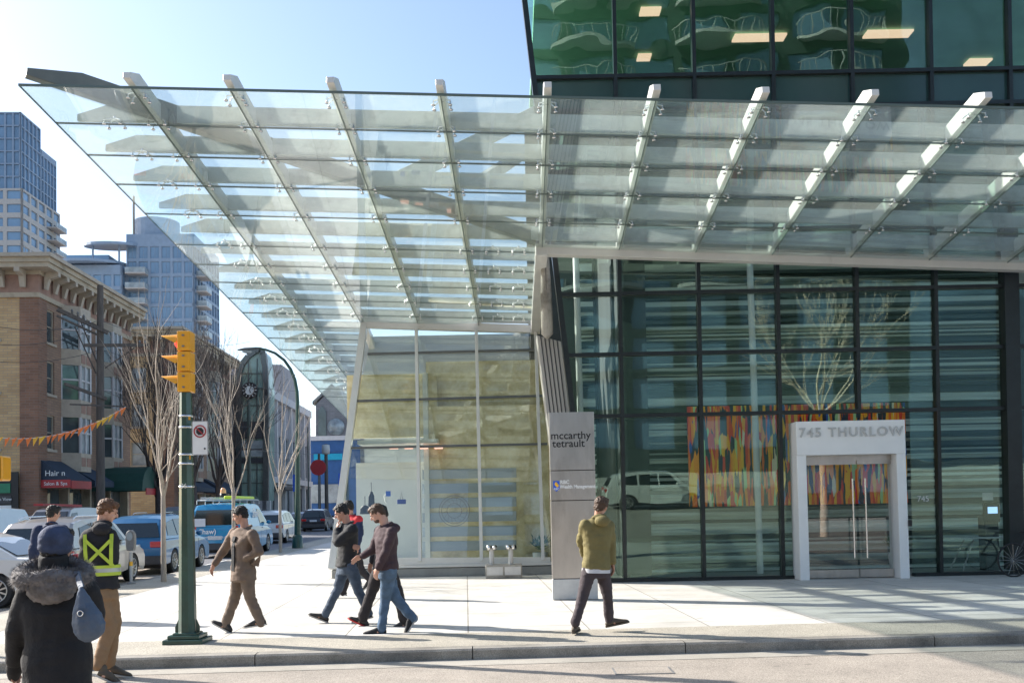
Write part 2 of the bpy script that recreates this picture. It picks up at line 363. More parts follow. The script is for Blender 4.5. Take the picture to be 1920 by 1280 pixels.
slatwall(of(1092,700).x*1.05,of(1118,700).x*1.06,20.9,.02,zr[4]).build('slatted_wall',('slats','slats_dark'),ob)
MB().box(((xs+14)/2,25.2,6),(16,.2,12)).build('back_wall','int_dark',ob)
MB().box((xl(0)+.8,22.6,5),(.15,5,10)).build('side_wall','int_dark',ob)
MB().box((XM[-1]-5,22.3,-.09),(14.5,5.4,.26)).build('lobby_floor','lobby_floor',ob)
MB().box((XM[-1]-4.2,22.6,zr[4]+.2),(14.,5.2,.3)).build('ceiling','int_white',ob)
MB().box(((xl(zr[6])*1.46+.3+16)/2,23.8,zr[6]+.25),(16-.3-xl(zr[6])*1.46,8.6,.5)).build('floor_slab','int_dark',ob)
MB().box(((xl(zr[8])*1.46+.3+16)/2,23.8,zr[8]-.3),(16-.3-xl(zr[8])*1.46,8.6,.3)).build('ceiling','int_green',ob)
MB().box(((xl(zr[7])*1.46+.3+16)/2,27,(zr[6]+zr[8])/2),(16-.3-xl(zr[7])*1.46,.2,zr[8]-zr[6]-.8)).build('back_wall','int_green',ob)
for px in(1098,1210,1430,1580,1730):                                                        # bright round columns behind the glass
    a=of(px,1060,.7)
    if px in(1098,1430): MB().tube([(a.x,20.4,.05),(a.x-.05,20.35,zr[4])],.07,10).build('interior_post','int_white',ob)
for px,w_ in((1190,.75),):
    a=of(px,900,1.); MB().box((a.x,20.95,zr[4]/2),(w_,.5,zr[4])).build('dark_filler','int_dark',ob)  # added dark box standing in for the dark recess beside the slats
g,b=pbr('lamp_on',(.5,.4,.25),.5,0,0,emit=(1,.5,.42),estr=.85)
for (px0,px1,py) in((1375,1472,71),(1622,1708,64),(1200,1238,22),(1812,1855,117),(1195,1220,108)):
    a=of(px0,py);b_=of(px1,py); 
    k=(zr[8]-.5-CZ)/(a.z-CZ); A=CAM+(a-CAM)*k; Bq=CAM+(b_-CAM)*k
    MB().box(((A+Bq)/2),((Bq-A).length,.35,.05)).build('ceiling_light','lamp_on',ob)
# white portal with doors
m=MB(); y0=19.02; zt=of(1600,785).z*(19.02/19.4)
xo0,xo1=gr(1500,1085).x*.985,gr(1716,1083).x*.985; xi0,xi1=xo0+.19,xo1-.19; zi=at(1600,852,19.1).z
pbr('portal_white',(.82,.82,.81),.4,0,.03,3)
pr=thing('door_portal','white portal framing the glass doors with the street number','doorway',((xo0+xo1)/2,19.2,0))
MB().box(((xo0+xi0)/2,19.26,zi/2),(xi0-xo0,.5,zi)).build('jamb','portal_white',pr,bev=.006)
MB().box(((xo1+xi1)/2,19.26,zi/2),(xi0-xo0,.5,zi)).build('jamb','portal_white',pr,bev=.006)
MB().box(((xo0+xo1)/2,19.26,(zi+zt)/2),(xo1-xo0,.52,zt-zi)).build('lintel','portal_white',pr,bev=.006)
text('lettering','745 THURLOW','light_grey',pr,((xo0+xo1)/2,18.985,at(1600,810,19).z),.27,bold=.004,depth=.012,space=1.22)
xm=at(1610,900,19.2).x
MB().box(((xi0+xi1)/2,19.33,zi-.055),(xi1-xi0,.1,.11)).build('door_header','stainless',pr)
for a,b_ in((xi0+.01,xm-.008),(xm+.008,xi1-.01)):
    d=MB().box(((a+b_)/2,19.33,(zi-.13)/2+.02),(b_-a-.03,.014,zi-.18)).build('door','door_glass',pr)
    MB().box(((a+b_)/2,19.33,.1),(b_-a,.05,.16)).build('bottom_rail','stainless',d)
    MB().box(((a+b_)/2,19.33,zi-.15),(b_-a,.05,.08)).build('top_rail','stainless',d)
    hx=xm+(-.13 if a<xm-.1 else .13)
    h=MB().tube([(hx,19.2,.42),(hx,19.2,2.05)],.017,10)
    for z in(.6,1.85): h.tube([(hx,19.2,z),(hx,19.33,z)],.011,8)
    h.build('door_handle','chrome',d)
text('number','745','white',ob,(at(1729,935,19.47).x,19.42,at(1729,935,19.47).z),.17,depth=.002)
MB().box((at(1706,980,19).x,18.99,at(1706,980,19).z),(.07,.04,.13)).build('card_reader','black',pr,bev=.006)
# painting on the slatted wall
def painting(name):
    g=N(name); b=g.new('BsdfPrincipled',_Roughness=.4); tc=g.new('TexCoord'); mp=g.new('Mapping'); mp.inputs['Scale'].default_value=(4.2,1,.5); g.lk(tc.outputs['Object'],mp.inputs[0])
    n0=g.new('TexNoise',_Scale=1.6,_Detail=2.); g.lk(tc.outputs['Object'],n0.inputs['Vector']); mp.inputs['Scale'].default_value=(20,1,2.3)
    ma=g.new('MixRGB',blend_type='ADD'); ma.inputs[0].default_value=.9; g.lk(mp.outputs[0],ma.inputs[1]); g.lk(n0.outputs['Color'],ma.inputs[2])
    vo=g.new('TexVoronoi',_Scale=1.); vo.inputs['Randomness'].default_value=1.; g.lk(ma.outputs[0],vo.inputs['Vector']); se=g.new('SeparateXYZ'); g.lk(vo.outputs['Color'],se.inputs[0]); nz=se
    cr=g.new('ValToRGB'); cr.color_ramp.interpolation='CONSTANT'; e=cr.color_ramp.elements
    cs=[(.0,(.01,.02,.05)),(.10,(.8,.05,.01)),(.17,(1.,.45,.01)),(.27,(.02,.03,.03)),(.38,(.95,.16,.01)),(.49,(1.,.55,.02)),(.58,(.75,.04,.03)),(.68,(1.,.33,.01)),(.75,(.005,.03,.04)),(.82,(.45,.7,.3)),(.87,(.95,.2,.01)),(.93,(.02,.1,.4)),(.97,(.9,.8,.55))]
    while len(e)>1: e.remove(e[0])
    e[0].position=0; e[0].color=col(cs[0][1])
    for q,c in cs[1:]: x=e.new(q); x.color=col(c)
    g.lk(nz.outputs[0],cr.inputs[0]); g.lk(cr.outputs[0],b.inputs['Base Color']); g.lk(b.outputs[0],g.out.inputs[0]); return b
painting('paint_drips')
ax=at(1291,860,20.4).x; bx_=at(1700,860,20.4).x; az=at(1400,760,20.4).z; bz=at(1400,948,20.4).z
MB().box(((ax+bx_)/2,20.43,(az+bz)/2),(bx_-ax,.06,az-bz)).build('abstract_painting','paint_drips',label='wide abstract painting of orange, yellow and dark vertical drips behind the glass',cat='painting')
# raking clad column at the building corner
cl=thing('corner_column','pale clad column with grooves leaning beside the dark glass corner','column',(gr(1075,1080).x*1.03,20.0,0))
def q4(Y,pts): return [at(x,y,Y) for x,y in pts]
a=q4(19.75,[(1064,1090),(1106,1090),(1052,640),(1006,628)])
MB().prism(a,(0,.7,0)).build('shaft','clad',cl,bev=.01)
for i in range(1,6):
    t=i/6; p0=a[0].lerp(a[1],t)+V((0,-.003,0)); p1=a[3].lerp(a[2],t)+V((0,-.003,0))
    MB().bar(p0,p1,.022,.02,up=(0,1,0)).build('groove','dark_grey',cl)
c0=at(1026,626,19.35); c1=at(1022,478,19.1)
MB().tube([c0+V((0,0,-.1)),c0,c0.lerp(c1,.5),c1],[.03,.125,.115,.08],20).build('tapered_head','concrete',cl)
m=MB(); d=(c1-c0)
m.bar(c0+V((0,-.13,.1)),c1+V((0,-.09,0)),.012,.02,up=(0,1,0)); m.build('joint_line','dark_grey',cl)
# ---------------------------------------------------------------- glass canopy
nC=V((.0436,.125,1.)); cC=9.08
def oc(px,py,off=0): return onpl(px,py,nC,cC+off)
def cz(X,Y,off=0): return V((X,Y,cC+off-.0436*X-.125*Y))
E0=oc(35,161);E1=oc(655,790);EF=oc(1900,204)
P0=oc(1015,468);P1=oc(1004,616);P2=oc(683,606)
BR=oc(1920,498)
yF=E0.y
def yfront(X): return E0.y+(EF.y-E0.y)*(X-E0.x)/(EF.x-E0.x)
def xleft(Y): return E0.x+(E1.x-E0.x)*(Y-E0.y)/(E1.y-E0.y)
def ybeam(X): return P0.y+(BR.y-P0.y)*(X-P0.x)/(BR.x-P0.x)
XE=15.
can=thing('glass_canopy','large angular glass canopy on white steel fins over the corner sidewalk','canopy',(P0.x,P0.y,0))
tips=[(245,165),(430,167),(622,171),(825,175),(1027,180),(1230,186),(1432,192),(1635,197),(1845,202)]
TX=[oc(*t) for t in tips]
dx=.0143
def rx(i,Y): 
    if i>=len(TX): return TX[-1].x+(TX[-1].x-TX[-2].x)*(i-len(TX)+1)+dx*(Y-TX[-1].y)
    return TX[i].x+dx*(Y-TX[i].y)
NR=len(TX)+2
ptips=[(120,215),(180,272),(230,328),(280,380),(325,425),(366,465),(403,501),(437,533),(465,562),(492,588),(518,612),(542,635),(563,656),(583,676),(601,695),(618,712),(633,728),(648,743)]
PY=[oc(*t,.2).y for t in ptips]
print('CAN',E0,E1,EF,P0,P1,P2,BR,[round(y,2) for y in PY],[round(t.x,2) for t in TX])
seams=[oc(112,232).y]
for a_,b_ in zip(PY[:-1],PY[1:]): seams.append(a_+(b_-a_)*.32 if False else (a_*.62+b_*.38))
seams=[oc(112,232).y,oc(185,292).y,oc(243,347).y,oc(298,402).y]+[PY[i]+.38*(PY[i+1]-PY[i]) for i in range(4,17)]
seams.sort()
def xback(Y):              # right limit of the canopy at depth Y
    if Y<min(P0.y,BR.y)-.01: return XE
    if Y<P1.y: return P0.x+(P1.x-P0.x)*(Y-P0.y)/(P1.y-P0.y)
    return P2.x-.08
# fins along Y (rafters)
def fin(p,q,h,w,taper0=.5,taper1=0.,off=.10):
    d=(q-p).normalized(); x=d.cross(V((0,0,1))).normalized(); up=x.cross(d)
    L=(q-p).length
    prof=[(0,0),(0,.36*h),(min(taper0,L*.4),h),(L-taper1,h),(L,.6*h if taper1 else h),(L,0)] if taper0 else [(0,0),(0,h),(L,h),(L,0)]
    pts=[p+d*a+up*(off+b) for a,b in prof]
    return MB().prism([q_-x*w/2 for q_ in pts],x*w)
RAFT=[]
for i in range(NR):
    yf=yfront(rx(i,13))-.16
    if i==0: ye=36.5
    elif i==1: ye=P2.y+(P1.y-P2.y)*.03
    elif i<=3: ye=P1.y
    elif i==4: ye=P0.y
    else: ye=ybeam(rx(i,18.6))
    p=cz(rx(i,yf),yf); q=cz(rx(i,ye),ye); RAFT.append((p,q))
    fin(p,q,.25,.11,.3,off=.06).build('rafter','steel_white',can,bev=.006)
# purlins along X
for k,Y in enumerate(PY):
    xa=xleft(Y)+.28; 
    if Y<P0.y-.15: xb=XE
    elif Y<P1.y: xb=P1.x-.1
    else: xb=P2.x-.12
    fin(cz(xa,Y),cz(xb,Y),.27,.06,.5,off=.10).build('purlin','steel_shaded',can)
MB() 
hp0=cz(E0.x-.0,E0.y-.25);hp1=P0.copy()
hp0=oc(50,158)+V((0,-.05,0)); hp0=cz(hp0.x,hp0.y)
fin(hp0,hp1,.30,.15,.7,off=.08).build('hip_beam','steel_deep_shade',can,bev=.008)
# struts up to the tower
s0=oc(742,340,.35); s1=at(1003,214,19.2)
MB().bar(s0,s1,.16,.3).build('strut','steel_shaded',can,bev=.008)
s0=oc(905,338,.3); s1=at(985,285,19.6)
MB().bar(s0,s1,.12,.22).build('strut','steel_shaded',can,bev=.008)
# edge beams
def eb(a,b,w,h,name='edge_beam'):
    MB().bar(a+V((0,0,-.02)),b+V((0,0,-.02)),w,h).build(name,'steel_white',can,bev=.01)
eb(P0,cz(XE,ybeam(XE)),.22,.20); eb(P0+V((0,-.11,-.004)),P1,.24,.26); eb(P1,P2,.2,.2); eb(P2,cz(P2.x-.6,36),.16,.2)
# glass panels
ys=[None]+seams+[36.6]
npan=0
for r in range(len(ys)-1):
    ya=ys[r]; yb=ys[r+1]
    cols=[-1]+list(range(NR))
    for c in range(len(cols)):
        def XA(Y): return xleft(Y) if c==0 else rx(c-1,Y)+.006
        def XB(Y): return rx(c,Y)-.006 if c<NR else XE
        y0_=ya if ya is not None else yfront(XA(13)); ya1=ya if ya is not None else yfront(XB(13))
        y0_+=.006 if ya else 0
        lim=lambda Y:min(xback(Y),XB(Y))
        if c>=1 and XA(y0_)>xback(y0_)-.05: continue
        yb_=yb-.006; xr0=min(XB(y0_),xback(y0_)); 
        pts=[]
        if ya is None: pts=[cz(XA(y0_),y0_),cz(XB(ya1),ya1)]
        else: pts=[cz(XA(y0_),y0_),cz(xr0,y0_)]
        yj=P0.y
        if y0_<yj<yb_ and XB(yb_)>P0.x:      # row meeting the main beam
            if XA(y0_)>=P0.x-.2:
                yend=ybeam(XB(yb_)); pts+= [cz(min(XB(yb_),XE),min(yend,yb_)),cz(XA(yb_),min(ybeam(XA(yb_)),yb_))]
            else: pts+=[cz(XB(yj),yj),cz(min(XB(yb_),xback(yb_)),yb_),cz(XA(yb_),yb_)]
        elif XA(yb_)>xback(yb_): pts+=[cz(xback(yb_)+.01,yb_)]
        else: pts+=[cz(min(XB(yb_),xback(yb_)),yb_),cz(XA(yb_),yb_)]
        if y0_>P1.y-.2 and c>=2: continue
        MB().prism(pts,(0,0,.02)).build('glass_panel','canopy_glass',can); npan+=1
print('panels',npan)
pbr('joint_dark',(.10,.14,.13),.4,0,0)
for k,Y in enumerate(seams):
    a=cz(xleft(Y),Y,.01); xb=XE if Y<P0.y-.1 else xback(Y); MB().bar(a,cz(xb,Y,.01),.014,.026).build('glass_joint','joint_dark',can)
for i in range(NR):
    p,q=RAFT[i]; Y0=yfront(rx(i,13)); MB().bar(cz(rx(i,Y0),Y0,.01),q+V((0,0,.01)),.014,.026).build('glass_joint','joint_dark',can)
MB().bar(cz(E0.x,yfront(E0.x)-.004,.01),cz(XE,yfront(XE)-.004,.01),.02,.034).build('front_glass_edge','joint_dark',can)
MB().bar(cz(E0.x,E0.y,.01),cz(xleft(36.5),36.5,.01),.01,.026).build('side_glass_edge','joint_dark',can)
# spider fittings
def spider():
    m=MB()
    for a in(45,135,225,315):
        x,y=.15*math.cos(rad(a))*1.15,.15*math.sin(rad(a))*.8
        m.tube([(0,0,.10),(x*.6,y*.6,.07),(x,y,.045),(x,y,-.015)],[.014,.011,.010,.010],6)
        m.lathe([(.0,-.02),(.026,-.02),(.03,-.008),(.026,0),(0,0)],(x,y,-.008),10)
    m.lathe([(0,.05),(.025,.06),(.025,.13),(0,.14)],(0,0,0),8)
    return m.build('spider_fitting','chrome',can,world=False)
sp=spider(); nsp=0; first=True; rest=MB(); locs=[]
for s,Y in enumerate(seams):
    for i in range(NR):
        X=rx(i,Y)
        if X>xback(Y)-.1 or Y>RAFT[i][1].y or X>12: continue
        locs.append(cz(X,Y))
    if Y>P0.y and s%1==0:
        X=xleft(Y)+1.0; locs.append(cz(X,Y))
        if Y<P1.y:
            for f in(.35,.7): locs.append(cz(rx(3,Y)+(P1.x-rx(3,Y))*f,Y))
    else: locs.append(cz(xleft(Y)+.9,Y))
for i in range(9):
    Y=yfront(rx(i,13))+.28; locs.append(cz(rx(i,Y),Y))
locs.sort(key=lambda p:p.y)
for k,p in enumerate(locs[:99]):
    if k==0: sp.location=FR[can.name].inverted()@p
    else: inst(sp,can,p)
for p in locs[99:]:
    b_=len(rest.v)
    for v in sp.data.vertices: rest.v.append(v.co+p)
    for f in sp.data.polygons: rest.f.append([i+b_ for i in f.vertices]); rest.m.append(0); rest.s.append(True)
if rest.v: o=rest.build('spider_fitting','chrome',can); o['kind']='stuff'
# ---------------------------------------------------------------- shop pavilion behind
sh=thing('shop_pavilion','glazed shop pavilion with golden interior wall under the canopy','shop',(-1.5,22.2,0))
def S(px,t): return None
B0=gr(625,1082); YB=22.1
bl=at(627,1058,YB); brp=at(1034,1052,YB); tl=P2+V((0,.05,-.12)); tr=P1+V((0,.05,-.12))
def pv(u,v): return (bl.lerp(brp,u)).lerp(tl.lerp(tr,u),v)
nP=(brp-bl).cross(tl-bl).normalized(); cP=nP.dot(bl)
def op(px,py): return onpl(px,py,nP,cP)
zl=[(630,1052,1032,1050),(650,840,1026,832),(669,752,1021,742),(690,664,1010,656),(697,612,1004,617)]
vert=[[(781,617),(788,1052)],[(893,620),(903,1051)],[(1004,622),(1018,1050)]]
def edgeL(t): return bl.lerp(tl,t)
rows=[(op(a,b),op(c,d)) for a,b,c,d in zl]
vl=[(op(*b),op(*a)) for a,b in vert]
def cross(r,v):
    a,b=rows[r]; z=(a.z+b.z)/2; c,d=v; 
    # intersection of row line and vertical line inside the plane
    for _ in range(1): pass
    den=(b.x-a.x)*(d.z-c.z)-(b.z-a.z)*(d.x-c.x); t=((c.x-a.x)*(d.z-c.z)-(c.z-a.z)*(d.x-c.x))/den
    return a.lerp(b,t)
for r in range(4):
    A_=[rows[r][0]]+[cross(r,v) for v in vl]+[rows[r][1]]; B_=[rows[r+1][0]]+[cross(r+1,v) for v in vl]+[rows[r+1][1]]
    for k in range(4):
        if (A_[k+1]-A_[k]).length<.05: continue
        MB().prism([A_[k],A_[k+1],B_[k+1],B_[k]],(0,.012,0)).build('window_pane','shop_glass',sh)
for r in range(4): MB().bar(rows[r][0]+V((0,-.03,0)),rows[r][1]+V((0,-.03,0)),.1,.055 if r else .16).build('transom','mullion_grey' if r else 'steel_white',sh)
for a_,b_ in vl: MB().bar(a_+V((0,-.05,0)),b_+V((0,-.05,0)),.075,.14,up=(0,1,0)).build('mullion','steel_white',sh)
MB().bar(bl+V((-.05,-.05,-.1)),tl+V((0,-.05,.1)),.16,.2,up=(0,1,0)).build('corner_post','steel_white',sh)
MB().prism([(bl.x-.05,YB-.1,0),(brp.x+.15,YB-.1,0),(brp.x+.15,YB-.1,bl.z-.12),(bl.x-.05,YB-.1,bl.z-.12)],(0,.5,0)).build('plinth','plinth',sh,bev=.01)
MB().box(((bl.x+brp.x)/2,YB+.02,bl.z-.07),(brp.x-bl.x+.15,.3,.06)).build('sill','steel_white',sh)
m=N('gold_wall'); b=m.new('BsdfPrincipled',_Roughness=.45); tc=m.new('TexCoord'); mp=m.new('Mapping'); mp.inputs['Scale'].default_value=(.7,1,.7); m.lk(tc.outputs['Object'],mp.inputs[0])
nz=m.new('TexNoise',_Scale=2.2,_Detail=8.,_Roughness=.7); m.lk(mp.outputs[0],nz.inputs['Vector']); cr=m.new('ValToRGB'); e=cr.color_ramp.elements; e[0].position=.3;e[0].color=(.42,.33,.16,1); e[1].position=.72; e[1].color=(.88,.84,.72,1); x=e.new(.46); x.color=(.68,.57,.32,1); x=e.new(.6); x.color=(.84,.75,.52,1)
m.lk(nz.outputs[0],cr.inputs[0]); m.lk(cr.outputs[0],b.inputs['Base Color']); m.lk(b.outputs[0],m.out.inputs[0])
pbr('bluegrey_panel',(.36,.41,.47),.5,0,.2,1,stretch=(.3,1,3))
gx0=cross(0,vl[0]).x+.05
MB().box(((gx0+brp.x)/2+.3,23.5,2.1),(brp.x-gx0+.6,.15,4.1)).box(((gx0+bl.x)/2+.2,23.6,4.2),(gx0-bl.x+.2,.15,1.6)).box(((gx0+brp.x)/2+.3,23.95,4.75),(brp.x-gx0+.6,.12,1.2)).build('gold_wall','gold_wall',sh)
for k in range(6):
    a=at(792,890+k*27,23.4); b_=at(968,885+k*27,23.4)
    MB().box(((a.x+b_.x)/2,23.41,(a.z+b_.z)/2),(b_.x-a.x,.03,.24)).build('wall_panel','bluegrey_panel',sh)
MB().box(((bl.x+gx0)/2+.35,24.2,1.4),(gx0-bl.x+.3,.15,2.8)).build('white_wall','int_white',sh)
MB().box((bl.x+2.1,24.8,2.5),(.12,3.,5.)).build('partition','int_white',sh)
MB().box((-.5,25.4,3.2),(7,.15,6.2)).build('back_wall','bluegrey_panel',sh)  # blue grey imitates the canopy's reflection in the upper panes
MB().box((-1.4,24.8,.12),(5.2,5.0,.2)).build('shop_floor','lobby_floor',sh)
MB().box(((bl.x+gx0)/2+.4,23.6,3.25),(gx0-bl.x-.1,1.4,.1)).build('shop_ceiling','int_white',sh)
for k in range(4): MB().box((-2.9+k*.36,22.95+k*.1,3.1),(.2,.12,.05)).build('spotlight','lamp_on',sh)
m=MB()
for rr in(.36,.30,.17):
    m.lathe([(rr,0),(rr+.012,0),(rr+.012,.006),(rr,.006),(rr,0)],V(op(852,957))+V((0,-.02,0)),40,M=Matrix.Rotation(PI/2,3,'X'))
for k in range(16):
    t=2*PI*k/16; cc=V(op(852,957)); m.bar(cc+V((.19*math.cos(t),-.02,.19*math.sin(t))),cc+V((.29*math.cos(t+.2),-.02,.29*math.sin(t+.2))),.018,.006)
m.build('etched_seal','mid_grey',sh)
# ---------------------------------------------------------------- street buildings
brick('brick_tan',(.54,.37,.19),(.44,.28,.14),(.30,.25,.2),.9)  # tan brick, gold deepened to carry sunlight on the front wall
brick('brick_red',(.26,.135,.085),(.19,.10,.065),(.22,.17,.14),.9)
brick('brick_brown',(.31,.20,.135),(.25,.16,.11),(.16,.12,.11),.9)
brick('stone_grey',(.24,.23,.24),(.20,.19,.20),(.15,.15,.15),2.2)
pbr('stone_tan',(.42,.35,.26),.8,0,.15,2,dirt=(.22,.18,.13),dscale=1)
pbr('trim_tan',(.40,.34,.27),.7,0,.12,3)
pbr('panel_red',(.31,.19,.145),.8,0,.15,3)
pbr('stucco_grey',(.33,.32,.34),.8,0,.1,1.5,dirt=(.2,.2,.21),dscale=.7)
pbr('pier_white',(.52,.51,.52),.7,0,.08,2)
pbr('awning_blue',(.02,.035,.06),.7,0,.15,5)
pbr('awning_green',(.012,.06,.045),.6,0,.15,5)
pbr('sign_red',(.40,.03,.035),.5,0,.1,4)
pbr('tower_beige',(.5,.46,.43),.7,0,.08,2)
pbr('tower_slate',(.27,.34,.44),.5,.1,.1,1)  # tower colours kept pale, distance haze put into them
g_,b_=pbr('win_dark',(.06,.08,.09),.06,0,.5,.35,spec=.9)
g_,b_=pbr('win_blue',(.17,.28,.42),.08,0,.35,.12,spec=1.)
pbr('win_pale',(.30,.33,.34),.1,0,.4,.8,spec=.8)
pbr('green_glass',(.26,.36,.31),.12,0,.35,.5,spec=.8)
pbr('mural_blue',(.02,.09,.26),.6,0,.15,1)
pbr('sign_cyan',(.0,.32,.5),.5,0,.1,4)
pbr('sign_green',(.02,.2,.1),.5,0,.1,4)
pbr('sign_blue',(.03,.12,.6),.5,0,.1,4)
pbr('timber',(.10,.085,.075),.85,0,.3,3,stretch=(4,4,.4))
pbr('pole_green',(.012,.055,.04),.35,0,.25,6,coat=.3,dirt=(.05,.07,.06),dscale=7,dlo=.62,dhi=.75)
pbr('signal_yellow',(.80,.36,.01),.35,0,.06,5,coat=.2)
pbr('flag_orange',(.9,.22,.04),.6,0,.1,9); pbr('flag_yellow',(.95,.5,.04),.6,0,.1,9)
pbr('pebble_green',(.05,.07,.06),.6,0,.2,5)
RZ=math.atan(.042)
def wall(m,o,u,n,W,Z0,Z1,ops,th=.3,mi=0):
    o=V(o);u=V(u);n=V(n); zs=sorted({Z0,Z1}|{z for a in ops for z in a[2:4] if Z0<z<Z1})
    for za,zb in zip(zs[:-1],zs[1:]):
        zc=(za+zb)/2; cut=sorted((a[0],a[1]) for a in ops if a[2]<zc<a[3]); x=0.
        for a,b in cut+[(W,W)]:
            if a-x>.001: m.prism([o+u*x+V((0,0,za)),o+u*a+V((0,0,za)),o+u*a+V((0,0,zb)),o+u*x+V((0,0,zb))],-n*th,mi)
            x=max(x,b)
    return m
def window(par,o,u,n,w,h,frame='trim_tan',pane='win_dark',sill=True,div=(1,2),dep=.16,fw=.07,proto=None):
    # o = lower left corner on the outer wall face
    o=V(o)
    if proto: return inst(proto,par,o)
    u=V(u);n=V(n);z=V((0,0,1)); m=MB(); q=-n*dep
    def b(a0,a1,z0,z1,d=.08): m.prism([u*a0+z*z0+q,u*a1+z*z0+q,u*a1+z*z1+q,u*a0+z*z1+q],n*d)
    b(0,fw,0,h);b(w-fw,w,0,h);b(fw,w-fw,0,fw);b(fw,w-fw,h-fw,h)
    for i in range(1,div[0]): b(w*i/div[0]-fw/3,w*i/div[0]+fw/3,fw,h-fw,.05)
    for i in range(1,div[1]): b(fw,w-fw,h*i/div[1]-fw/3,h*i/div[1]+fw/3,.06)
    if sill: m.prism([u*-.12-z*.14+n*.1,u*(w+.12)-z*.14+n*.1,u*(w+.12)-z*.001+n*.1,u*-.12-z*.001+n*.1],-n*(dep+.1))
    f=m.build('window',frame,par,world=False); 
    Rl=FR[par.name].to_3x3().inverted()
    for v in f.data.vertices: v.co=Rl@v.co
    f.location=FR[par.name].inverted()@o
    k=MB().prism([q+u*.02+z*.02,q+u*(w-.02)+z*.02,q+u*(w-.02)+z*(h-.02),q+u*.02+z*(h-.02)],-n*.03).build('pane',pane,f,world=False)
    for v in k.data.vertices: v.co=Rl@v.co
    return f
LU=V((0,1,0));LN=V((1,0,0))       # local: street face (u along street, normal +x)
FU=V((1,0,0));FNn=V((0,-1,0))     # local: front face
def W2(root,p): return FR[root.name]@V(p)
def wd(root,v): return FR[root.name].to_3x3()@V(v)
def addwin(root,p,u,n,w,h,**k): return window(root,W2(root,p),wd(root,u),wd(root,n),w,h,**k)
